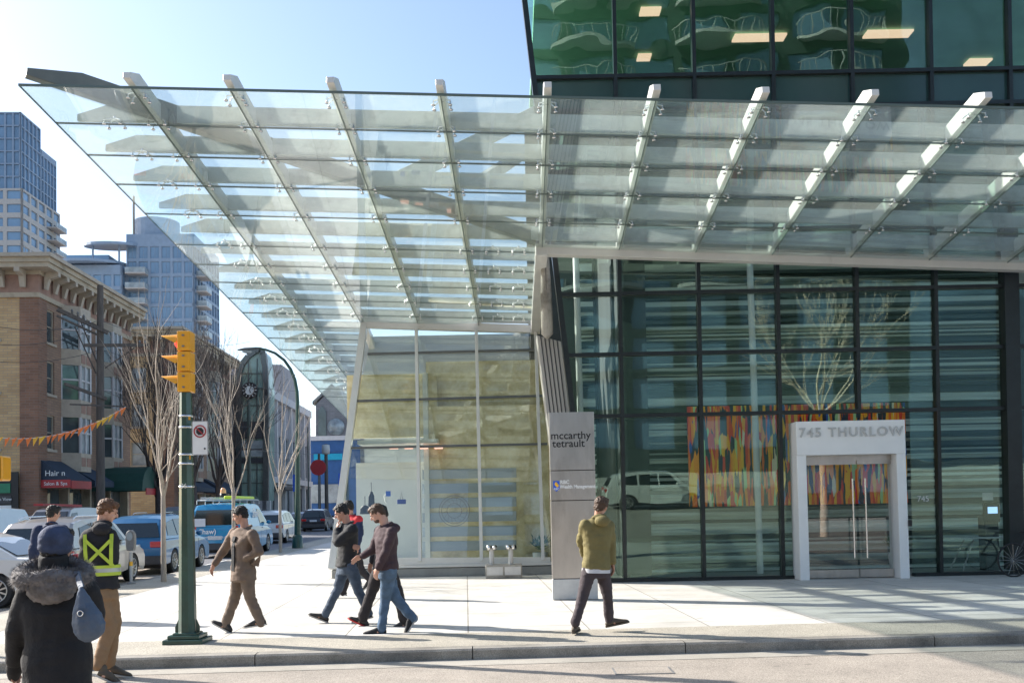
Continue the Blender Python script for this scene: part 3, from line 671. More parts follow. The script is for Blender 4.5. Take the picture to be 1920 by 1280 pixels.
def brickblock(X,Y,L,label,front=18.,H=15.2,bays=((2.8,5.3),(7.6,10.1)),wins=((1.,1.95),(10.9,11.7)),fw=((-3.4,-2.0),(-7.5,-6.1),(-12,-10.6)),shop=True):
    t=thing('brick_building',label,'building',(X,Y,0),RZ)
    lev=[(5.1,6.95),(8.1,9.9),(10.9,12.7)]
    ops=[(a,b,z0,z1) for a,b in wins for z0,z1 in lev]+([(.6,L-.6,.3,3.0)] if shop else [])
    m=MB(); wall(m,(0,0,0),LU,LN,L,0,H-1.2,ops,.35)
    m.build('street_wall','brick_brown',t,world=False)
    m=MB(); ops2=[(a+front,b+front,z0,z1) for a,b in fw for z0,z1 in lev]; wall(m,(-front,-.001,0),FU,FNn,front,0,H-1.2,ops2,.35); m.build('front_wall','brick_tan',t,world=False)
    MB().box((-.45,.0,6.9),(.96,.08,13.8)).box((.03,.45,6.9),(.06,.96,13.8)).build('quoin','brick_red',t,world=False)
    MB().box((-front/2,L-.2,H/2-.7),(front-.8,.3,H-1.6)).box((-front/2,L/2,H-1.4),(front-.8,L-.5,.2)).build('roof','mid_grey',t,world=False)
    # frieze and cornice following the two street sides
    def band(off,z0,z1,mat,name):
        o=off; pts=[(-front,-o),(o,-o),(o,L+.0),(-.05,L+.0),(-.05,.05),(-front,.05)]
        MB().prism([(x,y,z0) for x,y in pts],(0,0,z1-z0)).build(name,mat,t,world=False)
    band(.12,H-2.1,H-1.85,'stone_tan','string_course'); band(.07,H-1.85,H-.9,'panel_red','frieze'); band(.2,H-.9,H-.7,'stone_tan','cornice'); band(1.05,H-.45,H-.2,'stone_tan','cornice'); band(1.2,H-.2,H,'trim_tan','cornice'); band(.95,H-.7,H-.45,'stone_tan','cornice')
    pr=MB().prism([(0.2,0,-.0),(.95,0,-.0),(.95,0,-.22),(.45,0,-.35),(.3,0,-.9),(.2,0,-.9)],(0,.28,0)).build('bracket','trim_tan',t,world=False); pr.location=(0,.3,H-.7)
    for k in range(1,int(L/1.1)): c=pr.copy(); C.objects.link(c); c.parent=t; c.location=(0,.3+k*1.1,H-.7)
    for k in range(7): c=pr.copy(); C.objects.link(c); c.parent=t; c.rotation_euler=(0,0,-PI/2); c.location=(-.8-k*1.1,0,H-.7)
    P={}
    for a,b in wins:
        for z0,z1 in lev: P['a']=addwin(t,(0,a,z0),LU,LN,b-a,z1-z0,proto=None)
    for a,b in fw:
        for z0,z1 in lev: addwin(t,(a,0,z0),FU,FNn,b-a,z1-z0,pane='win_pale')
    for a,b in bays:
        zb,zt=3.95,H-1.9; d=.85; bw=MB()
        pl=[(.0,a,0),(d,a+.55,0),(d,b-.55,0),(0,b,0)]
        for (z0,z1) in((zb,5.0),(7.0,8.0),(9.95,10.85),(12.75,zt)):
            bw.prism([(x,y,z0) for x,y,_ in pl],(0,0,z1-z0))
        bw.prism([(-.1,a+.2,zb+.01),(d*.72,a+.7,zb+.01),(d*.72,b-.7,zb+.01),(-.1,b-.2,zb+.01)],(0,0,zt-zb-.02))
        bay=bw.build('bay_window','trim_tan',t,world=False)
        for z0,z1 in((5.0,7.0),(8.0,9.95),(10.85,12.75)):
            for i in range(3):
                p0,p1=V(pl[i]),V(pl[i+1]); p0=V((p0.x,p0.y,z0)); p1=V((p1.x,p1.y,z0)); uu=(p1-p0).normalized(); nn=V((uu.y,-uu.x,0))
                Lw=(p1-p0).length; nd=2 if i==1 else 1
                f=MB()
                for k in range(nd+1): f.prism([p0+uu*(Lw*k/nd-.06),p0+uu*(Lw*k/nd+.06),p0+uu*(Lw*k/nd+.06)+V((0,0,z1-z0)),p0+uu*(Lw*k/nd-.06)+V((0,0,z1-z0))],-nn*.1)
                f.prism([p0+V((0,0,(z1-z0)*.55)),p1+V((0,0,(z1-z0)*.55)),p1+V((0,0,(z1-z0)*.6)),p0+V((0,0,(z1-z0)*.6))],-nn*.1)
                f=f.build('window',('pier_white'),bay,world=False)
                MB().prism([p0,p1,p1+V((0,0,z1-z0)),p0+V((0,0,z1-z0))],-nn*.03).build('window_pane','win_dark' if i!=1 else 'win_pale',bay,world=False).location=(-nn.x*.08,-nn.y*.08,0)
            for k in (0,1):
                yy=(a+b)/2+(-.36 if k==0 else .36)
                MB().box((d+.012,yy,z0-.5),(.02,.55,.5)).build('spandrel_panel','panel_red',bay,world=False)
    if shop:
        MB().box((-.5,L/2,1.6),(.1,L-1.2,2.8)).build('shopfront','win_dark',t,world=False)
        for k in range(5): MB().box((-.2,.6+k*(L-1.2)/4,1.6),(.5,.22,3.2)).build('shopfront_pier','stone_tan',t,world=False)
    return t
def awning(root,y0,y1,z0,z1,d,mat,txt=None,band=None):
    m=MB(); m.prism([(0,y0,z1),(d,y0,z0+.32),(d,y0,z0),(0,y0,z0)],(0,y1-y0,0))
    a=m.build('awning',mat,root,world=False)
    if band: MB().box((d+.01,(y0+y1)/2,z0+.05),(.03,y1-y0-.1,.42)).box((d/2,y0-.015,z0+.1),(d,.03,.42)).build('valance',band,a,world=False)
    if txt:
        o=text('lettering',txt,'white',root,W2(root,(d/2,y0-.03,(z0+z1)/2-.05)),.42,u=wd(root,(1,0,0)))
    return a
t=brickblock(-25.,49.2,13.3,'four storey tan and red brick corner building with heavy cornice and bay windows')
awning(t,.2,2.9,3.1,4.5,1.6,'awning_blue','Hair n','sign_red'); awning(t,3.4,6.2,3.1,4.4,1.6,'awning_blue'); awning(t,10.6,13.0,3.1,4.3,1.6,'awning_blue')
text('lettering','Salon & Spa','white',t,W2(t,(.85,.12,3.2)),.26,u=wd(t,(1,0,0)))
m=MB()
for k in range(9):
    a0=PI*k/8; a1=PI*(k+1)/8
    if k<8: m.add([(0,8.4-1.5*math.cos(a0),2.9+1.5*math.sin(a0)),(0,8.4-1.5*math.cos(a1),2.9+1.5*math.sin(a1)),(3.0,8.4-1.5*math.cos(a1),2.9+1.5*math.sin(a1)),(3.0,8.4-1.5*math.cos(a0),2.9+1.5*math.sin(a0))],[(0,1,2,3)])
m.add([(3.,8.4,2.9)]+[(3.,8.4-1.5*math.cos(PI*k/8),2.9+1.5*math.sin(PI*k/8)) for k in range(9)],[(0,i,i+1) for i in range(1,9)],0)
aw=m.build('awning','awning_green',t,world=False)
MB().box((3.03,8.4,2.85),(.05,1.9,.4)).build('awning_sign','sign_red',t,world=False)
t2=brickblock(-25.95,71.5,16.5,'brown brick building further up the street partly hidden by bare trees',front=10,H=15.6,bays=((3,5.4),(9,11.4)),fw=((-3.2,-2.),),wins=((1.,1.9),(6.7,7.6),(13.5,14.4)))
awning(t2,1,6,3.1,4.3,1.5,'awning_blue'); awning(t2,8,14,3.1,4.3,1.5,'awning_blue')
# parking sign board at the foot of the brick corner
sb=thing('notice_board','white parking notice board with arrow against the tan brick wall','sign',(-27.3,49.0,0))
for x in(-28.9,-26.0): MB().box((x,49,1.9),(.1,.1,3.8)).build('post','mid_grey',sb)
MB().box((-27.45,48.93,2.6),(3.1,.06,2.5)).build('board','black',sb)
for (x,z,w_,h,mt) in((-27.0,3.55,1.3,.35,'dark_grey'),(-26.85,3.0,1.1,.5,'sign_green'),(-26.85,2.4,1.2,.4,'dark_grey'),(-26.85,1.9,1.2,.4,'white'),(-28.15,3.25,.9,.5,'white'),(-28.2,2.6,.6,.55,'white'),(-28.2,1.95,.6,.5,'white')): MB().box((x,48.88,z),(w_,.03,h)).build('sign_panel',mt,sb)
m=MB(); m.prism([(-28.45,48.85,3.33),(-28.1,48.85,3.33),(-28.1,48.85,3.4),(-27.85,48.85,3.25),(-28.1,48.85,3.1),(-28.1,48.85,3.17),(-28.45,48.85,3.17)],(0,-.01,0)); m.build('arrow','dark_grey',sb)
text('lettering','Robson View','white',sb,(-26.85,48.85,2.42),.24); text('lettering','P','black',sb,(-28.2,48.85,2.6),.4)
# ---------------------------------------------------------------- towers
def gridtower(root,name,x0,x1,y0,y1,z0,z1,fh,cw,fx_,wm,pm,zf=.62,base=0.,sides=('f','s')):
    """local block with a grid of separate windows on its front (y0, -y) and street side (x1, +x)"""
    P={}
    body=MB(); nf=int((z1-z0)/fh); 
    for s,(o,u,n,W) in {'f':((x0,y0,0),FU,FNn,x1-x0),'s':((x1,y0,0),LU,LN,y1-y0)}.items():
        nc=max(1,int(W/cw)); ops=[]
        for j in range(nf):
            for i in range(nc): ops.append((i*W/nc+cw*.12,(i+1)*W/nc-cw*.12,z0+j*fh+fh*(1-zf)*.6,z0+j*fh+fh*(1-zf)*.6+fh*zf))
        wall(body,o,u,n,W,z0,z1,ops,.4)
        pr=None; cnt=0
        for a,b,c,d in ops:
            p=W2(root,V(o)+u*a+V((0,0,c)))
            if cnt>=fx_: break
            if pr is None: pr=window(root,p,wd(root,u),wd(root,n),b-a,d-c,frame=wm,pane=pm,sill=False,div=(2,1),dep=.22,fw=.09)
            else: inst(pr,root,p)
            cnt+=1
        if cnt<len(ops):
            m=MB(); q=-n*.3
            for a,b,c,d in ops[cnt:]: m.prism([V(o)+u*a+V((0,0,c))+q,V(o)+u*b+V((0,0,c))+q,V(o)+u*b+V((0,0,d))+q,V(o)+u*a+V((0,0,d))+q],-n*.05)
            w_=m.build('window',pm,root,world=False); w_['kind']='stuff'
    body.box(((x0+x1)/2-.3,(y0+y1)/2+.3,z1-.2),(x1-x0-.8,y1-y0-.8,.3))
    return body
tw=thing('glass_tower','tall blue glass tower with a beige gridded lower half at the far left','tower',(-104.9,200,0),RZ)
gridtower(tw,'t',-26,0,0,18.5,30,72,3.0,3.3,48,'tower_beige','win_blue').build('gridded_walls','tower_beige',tw,world=False)
MB().box((-13,9,15),(25,17,30)).build('podium','tower_beige',tw,world=False)
gridtower(tw,'t',-26,-.6,.6,10,72,89,2.8,1.6,0,'tower_slate','win_blue',zf=.9).build('glass_crown','tower_slate',tw,world=False)
gridtower(tw,'t',-26,-.6,10,18,72,84.5,2.8,1.6,0,'tower_slate','win_blue',zf=.9).build('glass_crown','tower_slate',tw,world=False)
for k in range(12):
    z=34+k*3.; m=MB().box((1.0,14.5,z),(2.2,5.5,.25)); b_=m.build('balcony','tower_beige',tw,world=False)
    r_=MB().box((2.05,14.5,z+.65),(.06,5.5,1.0)); r_.build('railing','win_pale',b_,world=False)
t=thing('residential_tower','blue grey apartment tower with curved roof canopies and stacked balconies','tower',(-74.2,180,0),RZ)
gridtower(t,'a',0,13,0,18,12,55.5,2.95,1.9,96,'tower_slate','win_blue',zf=.8).build('shaft','tower_slate',t,world=False)
MB().box((6.5,9,6),(12,17,12)).build('podium','tower_slate',t,world=False)
m=MB(); m.lathe([(4.3,55),(4.3,59.2),(0,59.4)],(4.3,5,0),28,sm=False); m.build('roof_drum','tower_slate',t,world=False)
gridtower(t,'b',-11.5,-.01,-2,12,12,49,2.95,1.9,60,'tower_slate','win_blue',zf=.75).build('west_wing','tower_slate',t,world=False)
for zz,xx,sc_ in((49.6,-7.5,1.),(53.2,-3,.75)):
    m=MB(); n=24; top=[(xx+7*sc_*math.cos(2*PI*i/n),1+6*sc_*math.sin(2*PI*i/n),zz+.5*math.sin(2*PI*i/n)) for i in range(n)]; m.prism(top,(0,0,.5)); m.build('roof_canopy','tower_slate',t,world=False)
    for dx_ in(-3,2): MB().tube([(xx+dx_,-1,zz-3.5),(xx+dx_,-1,zz)],.2,8).build('canopy_post','tower_slate',t,world=False)
MB().box((-7,3,50),(8,8,2.4)).build('penthouse','win_blue',t,world=False)
MB().tube([(.4,3,55),(.4,3,64)],.22,6).build('mast','trim_tan',t,world=False)
pb_=None
for cx in(2.3,):
  for k in range(12):
    z=15+k*2.95
    if k==0:
        pb_=MB().box((0,-1.,0),(3.8,2.0,.22)).build('balcony','tower_beige',t,world=False); pb_.location=(cx,0,z); MB().box((0,-1.95,.6),(3.8,.06,1.)).box((-1.87,-1,.6),(.06,1.9,1.)).box((1.87,-1,.6),(.06,1.9,1.)).build('railing','win_pale',pb_,world=False)
        src=pb_
    else:
        c=src.copy(); C.objects.link(c); c.parent=t; c.location=(cx,0,z); d=src.children[0].copy(); C.objects.link(d); d.parent=c
for k in range(12):
    c=src.copy(); C.objects.link(c); c.parent=t; c.location=(13,3.2,15+k*2.95); c.rotation_euler=(0,0,PI/2); d=src.children[0].copy(); C.objects.link(d); d.parent=c
# ---------------------------------------------------------------- clock building, grey store, church, blue store
t=thing('clock_building','dark stone store with an arched green glass clock bay facing the street','building',(-26.8,89.5,0),RZ)
MB().box((-6.5,6.2,7.3),(13,12.4,14.6)).build('walls','stone_grey',t,world=False)
for k in range(3): MB().box((.05,1.8+k*1.5,10.5),(.08,1.0,3.)).build('window','win_dark',t,world=False)
# bay
def cb(px,py,Y=90.): return at(px,py,Y)
outl=[(449,938),(449,700),(455,682),(466,668),(480,658),(489,656),(494,662),(498,690),(500,730),(500,800),(499,938)]
MB().prism([cb(*q) for q in outl],(0,3.,0)).build('glass_bay','green_glass',t)
m=MB(); q=[cb(*q_)+V((0,-.06,0)) for q_ in outl[:]]
for a_,b_ in zip(q[:-1],q[1:]): m.bar(a_,b_,.5,.45,up=(0,1,0))
m.build('arch_frame','mullion_grey',t)
m=MB()
for x in(466,482): m.bar(cb(x,672,89.95),cb(x,930,89.95),.08,.1,up=(0,1,0))
for y in(700,728,760,790,850,880,905): m.bar(cb(450,y,89.95),cb(499,y,89.95),.08,.08)
m.build('glazing_bars','mullion_grey',t)
m=MB()
for (y0,y1) in((790,822),(858,868)): m.prism([cb(450,y1,89.9),cb(499,y1,89.9),cb(499,y0,89.9),cb(450,y0,89.9)],(0,-.08,0))
m.build('dark_band','dark_grey',t)
MB().prism([cb(451,856,89.9),cb(497,856,89.9),cb(497,826,89.9),cb(451,826,89.9)],(0,-.05,0)).build('shop_window','win_pale',t)
def clock(par,c,r,M):
    k=MB().lathe([(0,0),(r,0),(r,.18),(r*.9,.22),(0,.22)],c,32,M=M,sm=False).build('clock_dial','black',par)
    MB().lathe([(0,.222),(r*.55,.222),(r*.55,.24),(0,.24)],c,32,M=M,sm=False).build('dial_face','white',k)
    h=MB(); 
    for a,L,w_ in((20,.5,.05),(150,.36,.07)):
        d=M@V((math.sin(rad(a)),math.cos(rad(a)),0)); cc=V(c)+M@V((0,0,.26)); h.bar(cc,cc+d*r*L,w_,.02,up=M@V((0,0,1)))
    h.build('clock_hand','black',k)
    h=MB()
    for i in range(12):
        a=2*PI*i/12; cc=V(c)+M@V((r*.75*math.cos(a),r*.75*math.sin(a),.235)); h.bar(cc-(M@V((math.cos(a),math.sin(a),0)))*r*.1,cc+(M@V((math.cos(a),math.sin(a),0)))*r*.1,.06,.02,up=M@V((0,0,1)))
    h.build('dial_marks','white',k)
clock(t,cb(469,732,89.6),.80,Matrix.Rotation(PI/2,3,'X'))
clock(t,cb(495,737,90.4)+V((.3,0,0)),.75,Matrix.Rotation(PI/2,3,'Y'))
t=thing('department_store','pale grey store with white piers and tall windows along the street','building',(-27.3,103.5,0),RZ)
L=27.; ops=[(.8+k*4.35,4.3+k*4.35,5.6,10.2) for k in range(6)]+[(.8+k*4.35,4.3+k*4.35,.4,4.2) for k in range(6)]
wall(MB(),(0,0,0),LU,LN,L,0,15,ops,.5).build('street_wall','stucco_grey',t,world=False)
wall(MB(),(-14,0,0),FU,FNn,14,0,15,[],.5).build('front_wall','stucco_grey',t,world=False)
for k in range(7): MB().box((.18,.4+k*4.35,7.6),(.36,.55,15.2)).build('pier','pier_white',t,world=False)
MB().box((.25,L/2,14.6),(.5,L,.9)).box((.3,L/2,4.9),(.5,L,.7)).build('string_band','pier_white',t,world=False)
pr_=None
for a,b,c,d in ops:
    p=W2(t,(0,a,c))
    if c>5: pr_=window(t,p,wd(t,LU),wd(t,LN),b-a,d-c,frame='pier_white',pane='win_dark',div=(3,2),sill=False) if pr_ is None else inst(pr_,t,p)
    else: addwin(t,(0,a,c),LU,LN,b-a,d-c,frame='dark_grey',pane='win_pale',div=(2,1),sill=False)
MB().box((-5,16,17.2),(9,9,4.4)).build('plant_room','stucco_grey',t,world=False)
MB().box((.9,6,3.9),(1.8,9,.3)).build('entrance_canopy','dark_grey',t,world=False)
for px_,py_,w_ in ((577,905,8),):
    pass
t=thing('blue_store','low blue store with white roof edge and cyan sign across the end of the street','store',(-30,150,0))
a=at(583,826,150);b_=at(665,829,150)
MB().box(((a.x+b_.x)/2+2,153,(a.z)/2),(b_.x-a.x+6,6,a.z)).build('walls','mural_blue',t)
MB().box(((a.x+b_.x)/2+2,152.8,a.z+.35),(b_.x-a.x+6.4,6.6,.7)).build('roof_edge','pier_white',t)
c=at(615,856,149.7); MB().box((c.x,149.8,c.z),(4.6,.2,1.)).build('sign_panel','sign_cyan',t)
c=at(612,925,149.7); MB().box((c.x,149.8,c.z),(7,.2,3.)).build('shopfront','win_pale',t)
text('lettering','LONDON DRUGS'[:0]+'STORE','white',t,(at(625,833,149).x,149.88,at(625,833,149).z),.8) if False else None
t=thing('stone_church','grey stone church gable with pointed window behind the blue store','church',(-36,185,0))
g0=[at(x,y,185) for x,y in((592,930),(592,758),(622,728),(655,772),(655,930))]
MB().prism(g0,(0,18,0)).build('gable_wall','stone_grey',t)
m=MB(); c=at(630,800,184.9)
m.lathe([(0,0),(1.7,0),(1.7,.12),(0,.12)],c,20,M=Matrix.Rotation(PI/2,3,'X')); m.build('tracery_window','win_pale',t)
for x in(604,): a=at(x,790,184.9); MB().prism([a+V((-.8,0,-3)),a+V((.8,0,-3)),a+V((.8,0,2)),a+V((0,0,3.2)),a+V((-.8,0,2))],(0,-.1,0)).build('lancet_window','win_dark',t)
MB().prism([g0[1]+V((-.6,-.3,0)),g0[2]+V((0,-.3,.1)),g0[3]+V((.6,-.3,0)),g0[3]+V((.6,-.3,.6)),g0[2]+V((0,-.3,.9)),g0[1]+V((-.6,-.3,.6))],(0,19,0)).build('roof','mid_grey',t)
# block closing the street to the right of the store (behind the pavilion)
t=thing('apartment_block','plain grey brown block seen behind the shop pavilion','building',(-8,120,0))
MB().box((-12,125,8),(15,10,16)).build('walls','stucco_grey',t)
for k in range(4):
    for j in range(4): MB().box((-17.5+k*3.4,119.95,3+j*3.5),(1.6,.12,1.7)).build('window','win_dark',t)
# ---------------------------------------------------------------- street furniture
def tubething(name,label,cat,loc,group=None): return thing(name,label,cat,loc,0,group)
# traffic signal
g0=gr(352,1204); X,Y=g0.x,g0.y
t=thing('traffic_signal','green pole with yellow three lamp traffic signal, red lit','traffic signal',(X,Y,0))
def Z(py,YY=None): return at(352,py,YY or Y).z
bm=MB(); bm.box((X,Y,.03),(.50,.42,.06)); bm.box((X,Y,.085),(.40,.34,.05)); bm.box((X,Y,.12),(.30,.27,.03)); bm.build('base','pole_green',t,bev=.008)
for s in(-1,1): MB().prism([(X+s*.11,Y-.012,.135),(X+s*.155,Y-.012,.135),(X+s*.155,Y-.012,.2),(X+s*.11,Y-.012,.30)],(0,.024,0)).build('base_gusset','pole_green',t)
zt=Z(736); m=MB(); m.rings([[V((X+r*math.cos(2*PI*k/8+PI/8),Y+r*math.sin(2*PI*k/8+PI/8),z)) for k in range(8)] for r,z in((.112,.13),(.108,.4),(.075,zt))],sm=False); m.build('pole','pole_green',t)
for y in(780,801,852,869,912):
    z=Z(y); r=.112-.036*(z/zt)+.004; MB().lathe([(r,z-.012),(r+.006,z-.012),(r+.006,z+.012),(r,z+.012)],(X,Y,0),12).build('clamp_band','chrome',t)
text('number','06','white',t,(X,Y-.106,Z(911)),.085,depth=.001)
zh0,zh1=zt+.0,Z(622); hs=(zh1-zh0)/3; hx=at(346,680,Y).x
for k in range(3):
    zc=zh0+hs*(k+.5)
    h=MB().box((hx+.02,Y,zc),(.17,.20,hs-.008)).build('signal_head','signal_yellow',t,bev=.014,bseg=2)
    v=MB(); n=14; out=[];inn=[]
    for i in range(n+1):
        a=rad(-8+196*i/n); L=.22 if k<3 else .2; tt=max(0,math.sin(a)); Lx=.02+.21*max(0,(math.sin(a)+.14)/1.14)
        out.append((V((hx-.065,Y+.095*math.cos(a),zc+.095*math.sin(a))),V((hx-.065-Lx,Y+.095*math.cos(a),zc+.10*math.sin(a)-.012))))
    for i in range(n):
        a0,b0=out[i];a1,b1=out[i+1]; cc=V((0,Y,zc)); sh_=lambda p:V((p.x,Y+(p.y-Y)*.94,zc+(p.z-zc)*.94))
        v.add([a0,a1,b1,b0],[(0,1,2,3)],0,True); v.add([sh_(a0),sh_(b0),sh_(b1),sh_(a1)],[(0,1,2,3)],0,True); v.add([b0,b1,sh_(b1),sh_(b0)],[(0,1,2,3)])
    v.build('visor','signal_yellow',h)
    for dz in(-.07,.07): MB().box((hx+.02,Y-.105,zc+dz),(.03,.016,.02)).build('hinge','mid_grey',h)
    MB().lathe([(0,.0),(.088,.0),(.08,.025),(.05,.045),(0,.05)],(hx-.065,Y,zc),20,M=Matrix.Rotation(-PI/2,3,'Y')).build('lens','lamp_red' if (k==2 and pbr('lamp_red',(.8,.02,.02),.3,0,0,emit=(1,.03,.02),estr=1.6)) else 'black',h)
MB().box((X+.045,Y-.03,Z(784)),(.05,.05,.05)).box((X+.045,Y-.03,Z(858)),(.05,.05,.05)).build('bracket','signal_yellow',t)
# no stopping sign on the pole
c=V((at(376,821,Y-.11).x,Y-.13,at(376,821,Y-.11).z)); t=thing('no_stopping_sign','white rectangular no stopping sign with red circle on the green pole','sign',c)
def rrect(c,w,h,r,n=5):
    p=[]
    for cx,cz_,a0 in((w/2-r,h/2-r,0),(-w/2+r,h/2-r,90),(-w/2+r,-h/2+r,180),(w/2-r,-h/2+r,270)):
        for k in range(n+1): a=rad(a0+90*k/n); p.append(V(c)+V((cx+r*math.cos(a),0,cz_+r*math.sin(a))))
    return p
MB().prism(rrect(c,.205,.43,.02),(0,.006,0)).build('plate','white',t)
pf=rrect(c+V((0,-.001,0)),.195,.42,.018); m=MB()
for i in range(len(pf)):
    a_,b_=pf[i],pf[(i+1)%len(pf)]; 
    if (b_-a_).length>1e-4: m.bar(a_,b_,.004,.002,up=(0,1,0))
m.build('border','black',t)
cc=c+V((0,-.002,.085)); MR=Matrix.Rotation(PI/2,3,'X')
MB().prism([cc+V((.05*math.cos(rad(22.5+45*k)),0,.05*math.sin(rad(22.5+45*k)))) for k in range(8)],(0,-.002,0)).build('octagon','black',t)
m=MB().lathe([(.064,0),(.080,0),(.080,.004),(.064,.004),(.064,0)],cc+V((0,0,0)),32,M=MR); m.bar(cc+V((-.052,-.005,.052)),cc+V((.052,-.005,-.052)),.014,.003,up=(0,1,0)); m.build('prohibition_ring','sign_red',t)
MB().prism([c+V((.045,-.003,-.135)),c+V((.06,-.003,-.12)),c+V((.075,-.003,-.135)),c+V((.06,-.003,-.15))],(0,-.002,0)).build('arrow','black',t)
# pedestrian signal at the left frame edge
p=at(2,878,11.); t=thing('pedestrian_signal','yellow pedestrian signal housing on a pole at the left edge','signal',(p.x-.3,11,0))
MB().tube([(p.x-.3,11.1,0),(p.x-.3,11.1,3.)],.06,12).build('pole','pole_green',t)
h=MB().box((p.x-.05,11,p.z),(.24,.20,.29)).build('signal_head','signal_yellow',t,bev=.015)
MB().box((p.x-.06,10.89,p.z),(.21,.012,.25)).build('lens','black',h)
# street lamp
g0=gr(558,1027); X,Y=g0.x,g0.y; t=thing('street_lamp','tall green street lamp with curved arm over the parked cars','street lamp',(X,Y,0))
Pq=[at(x,y,Y) for x,y in((558,1027),(558,950),(558,850),(558,760),(557,735),(553,712),(545,692),(533,675),(516,662),(500,656),(486,653))]
Pq[0].z=0
MB().tube(Pq,[.15,.12,.10,.085,.075,.07,.065,.06,.055,.05,.05],12).build('pole','pole_green',t)
MB().tube([(X,Y,0),(X,Y,.5),(X,Y,.55)],[.24,.20,.14],12).build('base','pole_green',t)
a=at(490,652,Y);b_=at(446,656,Y); MB().tube([a,a.lerp(b_,.2),a.lerp(b_,.7),b_],[.05,.12,.16,.06],14,flat=.45).build('lamp_head','mullion_grey',t)
m=MB().ell(at(463,659,Y),(.2,.13,.07)).build('lamp_glass','win_pale',t)
# parking meter
g0=gr(246,1094); X,Y=g0.x,g0.y; t=thing('parking_meter','grey parking meter with yellow band beside the silver car','parking meter',(X,Y,0))
zz=lambda py:at(246,py,Y).z
MB().tube([(X,Y,0),(X,Y,zz(1035))],.035,12).build('post','light_grey',t); MB().lathe([(.1,0),(.1,.02),(.04,.05)],(X,Y,0),14).build('base','mid_grey',t)
MB().tube([(X,Y,zz(1060)),(X,Y,zz(1052))],.037,12).build('band','flag_yellow',t)
m=MB(); zc=zz(1012); pts=[(-.075,-.24),(.075,-.24),(.1,-.1),(.1,.08)]+[(.1*math.cos(rad(a)),.08+.15*math.sin(rad(a))) for a in range(20,180,20)]+[(-.1,.08),(-.1,-.1)]
m.prism([(X+x,Y-.07,zc+z) for x,z in pts],(0,.14,0)); m.build('head','mid_grey',t,bev=.012)
MB().prism([(X+.07*math.cos(rad(a)),Y-.075,zc+.09+.1*math.sin(rad(a))) for a in range(0,360,20)],(0,-.01,0)).build('dome','win_pale',t)
# utility pole
X,Y=-22.5,51.; t=thing('utility_pole','tall weathered timber utility pole with crossarms before the brick building','utility pole',(X,Y,0))
u_=lambda px,py:at(px,py,Y)
MB().tube([(X,Y,0),(X,Y,7),u_(188,535)],[.24,.21,.16],10).build('pole','timber',t)
for a_,b_,w_ in(((127,588),(203,624),.2),((126,600),(188,630),.1),((176,654),(279,647),.16),((140,724),(200,748),.16),((150,762),(235,762),.08)): 
    A_=u_(*a_);B_=u_(*b_); A_.y-=1.2; MB().bar(A_,B_,w_,w_).build('crossarm','timber',t)
for a_,b_ in(((197,690),(252,652)),((180,700),(140,612)),((186,690),(152,604))): MB().tube([u_(*a_),u_(*b_)],.035,6).build('brace','timber',t)
for px in(135,146,157,262,272): MB().lathe([(.0,0),(.07,0),(.05,.1),(.08,.12),(.04,.24),(0,.25)],u_(px,588+(px-127)*.47-4 if px<200 else 646),8).build('insulator','mid_grey',t)
pbr('wire','' or (.03,.03,.03),.6,0,0)
def wire(a,b,sag,r=.012,name='overhead_wire',label='thin dark overhead wire strung across the street',n=14):
    pts=[a.lerp(b,i/n)+V((0,0,-sag*4*(i/n)*(1-i/n))) for i in range(n+1)]
    return MB().tube(pts,r,5,cap=False).build(name,'wire',label=label,cat='wire',group='overhead wires')
for k,(a_,b_,s) in enumerate((((-60,640),(188,612),.5),((-60,672),(188,655),.4),((188,600),(470,640),.8),((188,655),(640,730),1.),((-60,600),(188,600),.5),((470,842),(660,838),.5),((188,730),(470,800),.5))):
    wire(at(*a_,40 if a_[0]<0 else 51.),at(*b_,51. if b_[0]==188 else (72 if b_[0]==470 else 110)),s,.014,label='thin dark overhead wire, '+('leftmost span at the brick corner','second span at the brick corner','span from the timber pole to the bare trees','long span over the street to the store','upper span past the brick cornice','low span before the grey store','span below the crossarms to the trees')[k])
# pennant string
a=at(-6,820,44);m_=at(60,818,46);b_=at(236,762,50); st=thing('pennant_string','string of orange and yellow pennants before the brick building','bunting',(a.x,44,a.z))
pts=[]
for i in range(21):
    t_=i/20; p=a.lerp(b_,t_); p.z-=.95*4*t_*(1-t_)*.62; pts.append(p)
MB().tube(pts,.012,5,cap=False).build('cord','white',st)
for i in range(20):
    p=pts[i].lerp(pts[i+1],.5); s=R.uniform(.12,.2); q=R.uniform(-.25,-.02)
    MB().prism([p+V((-s,0,0)),p+V((s,0,.05)),p+V((q,-.05,-.42))],(0,.012,0)).build('pennant','flag_orange' if R.random()<.65 else 'flag_yellow',st)
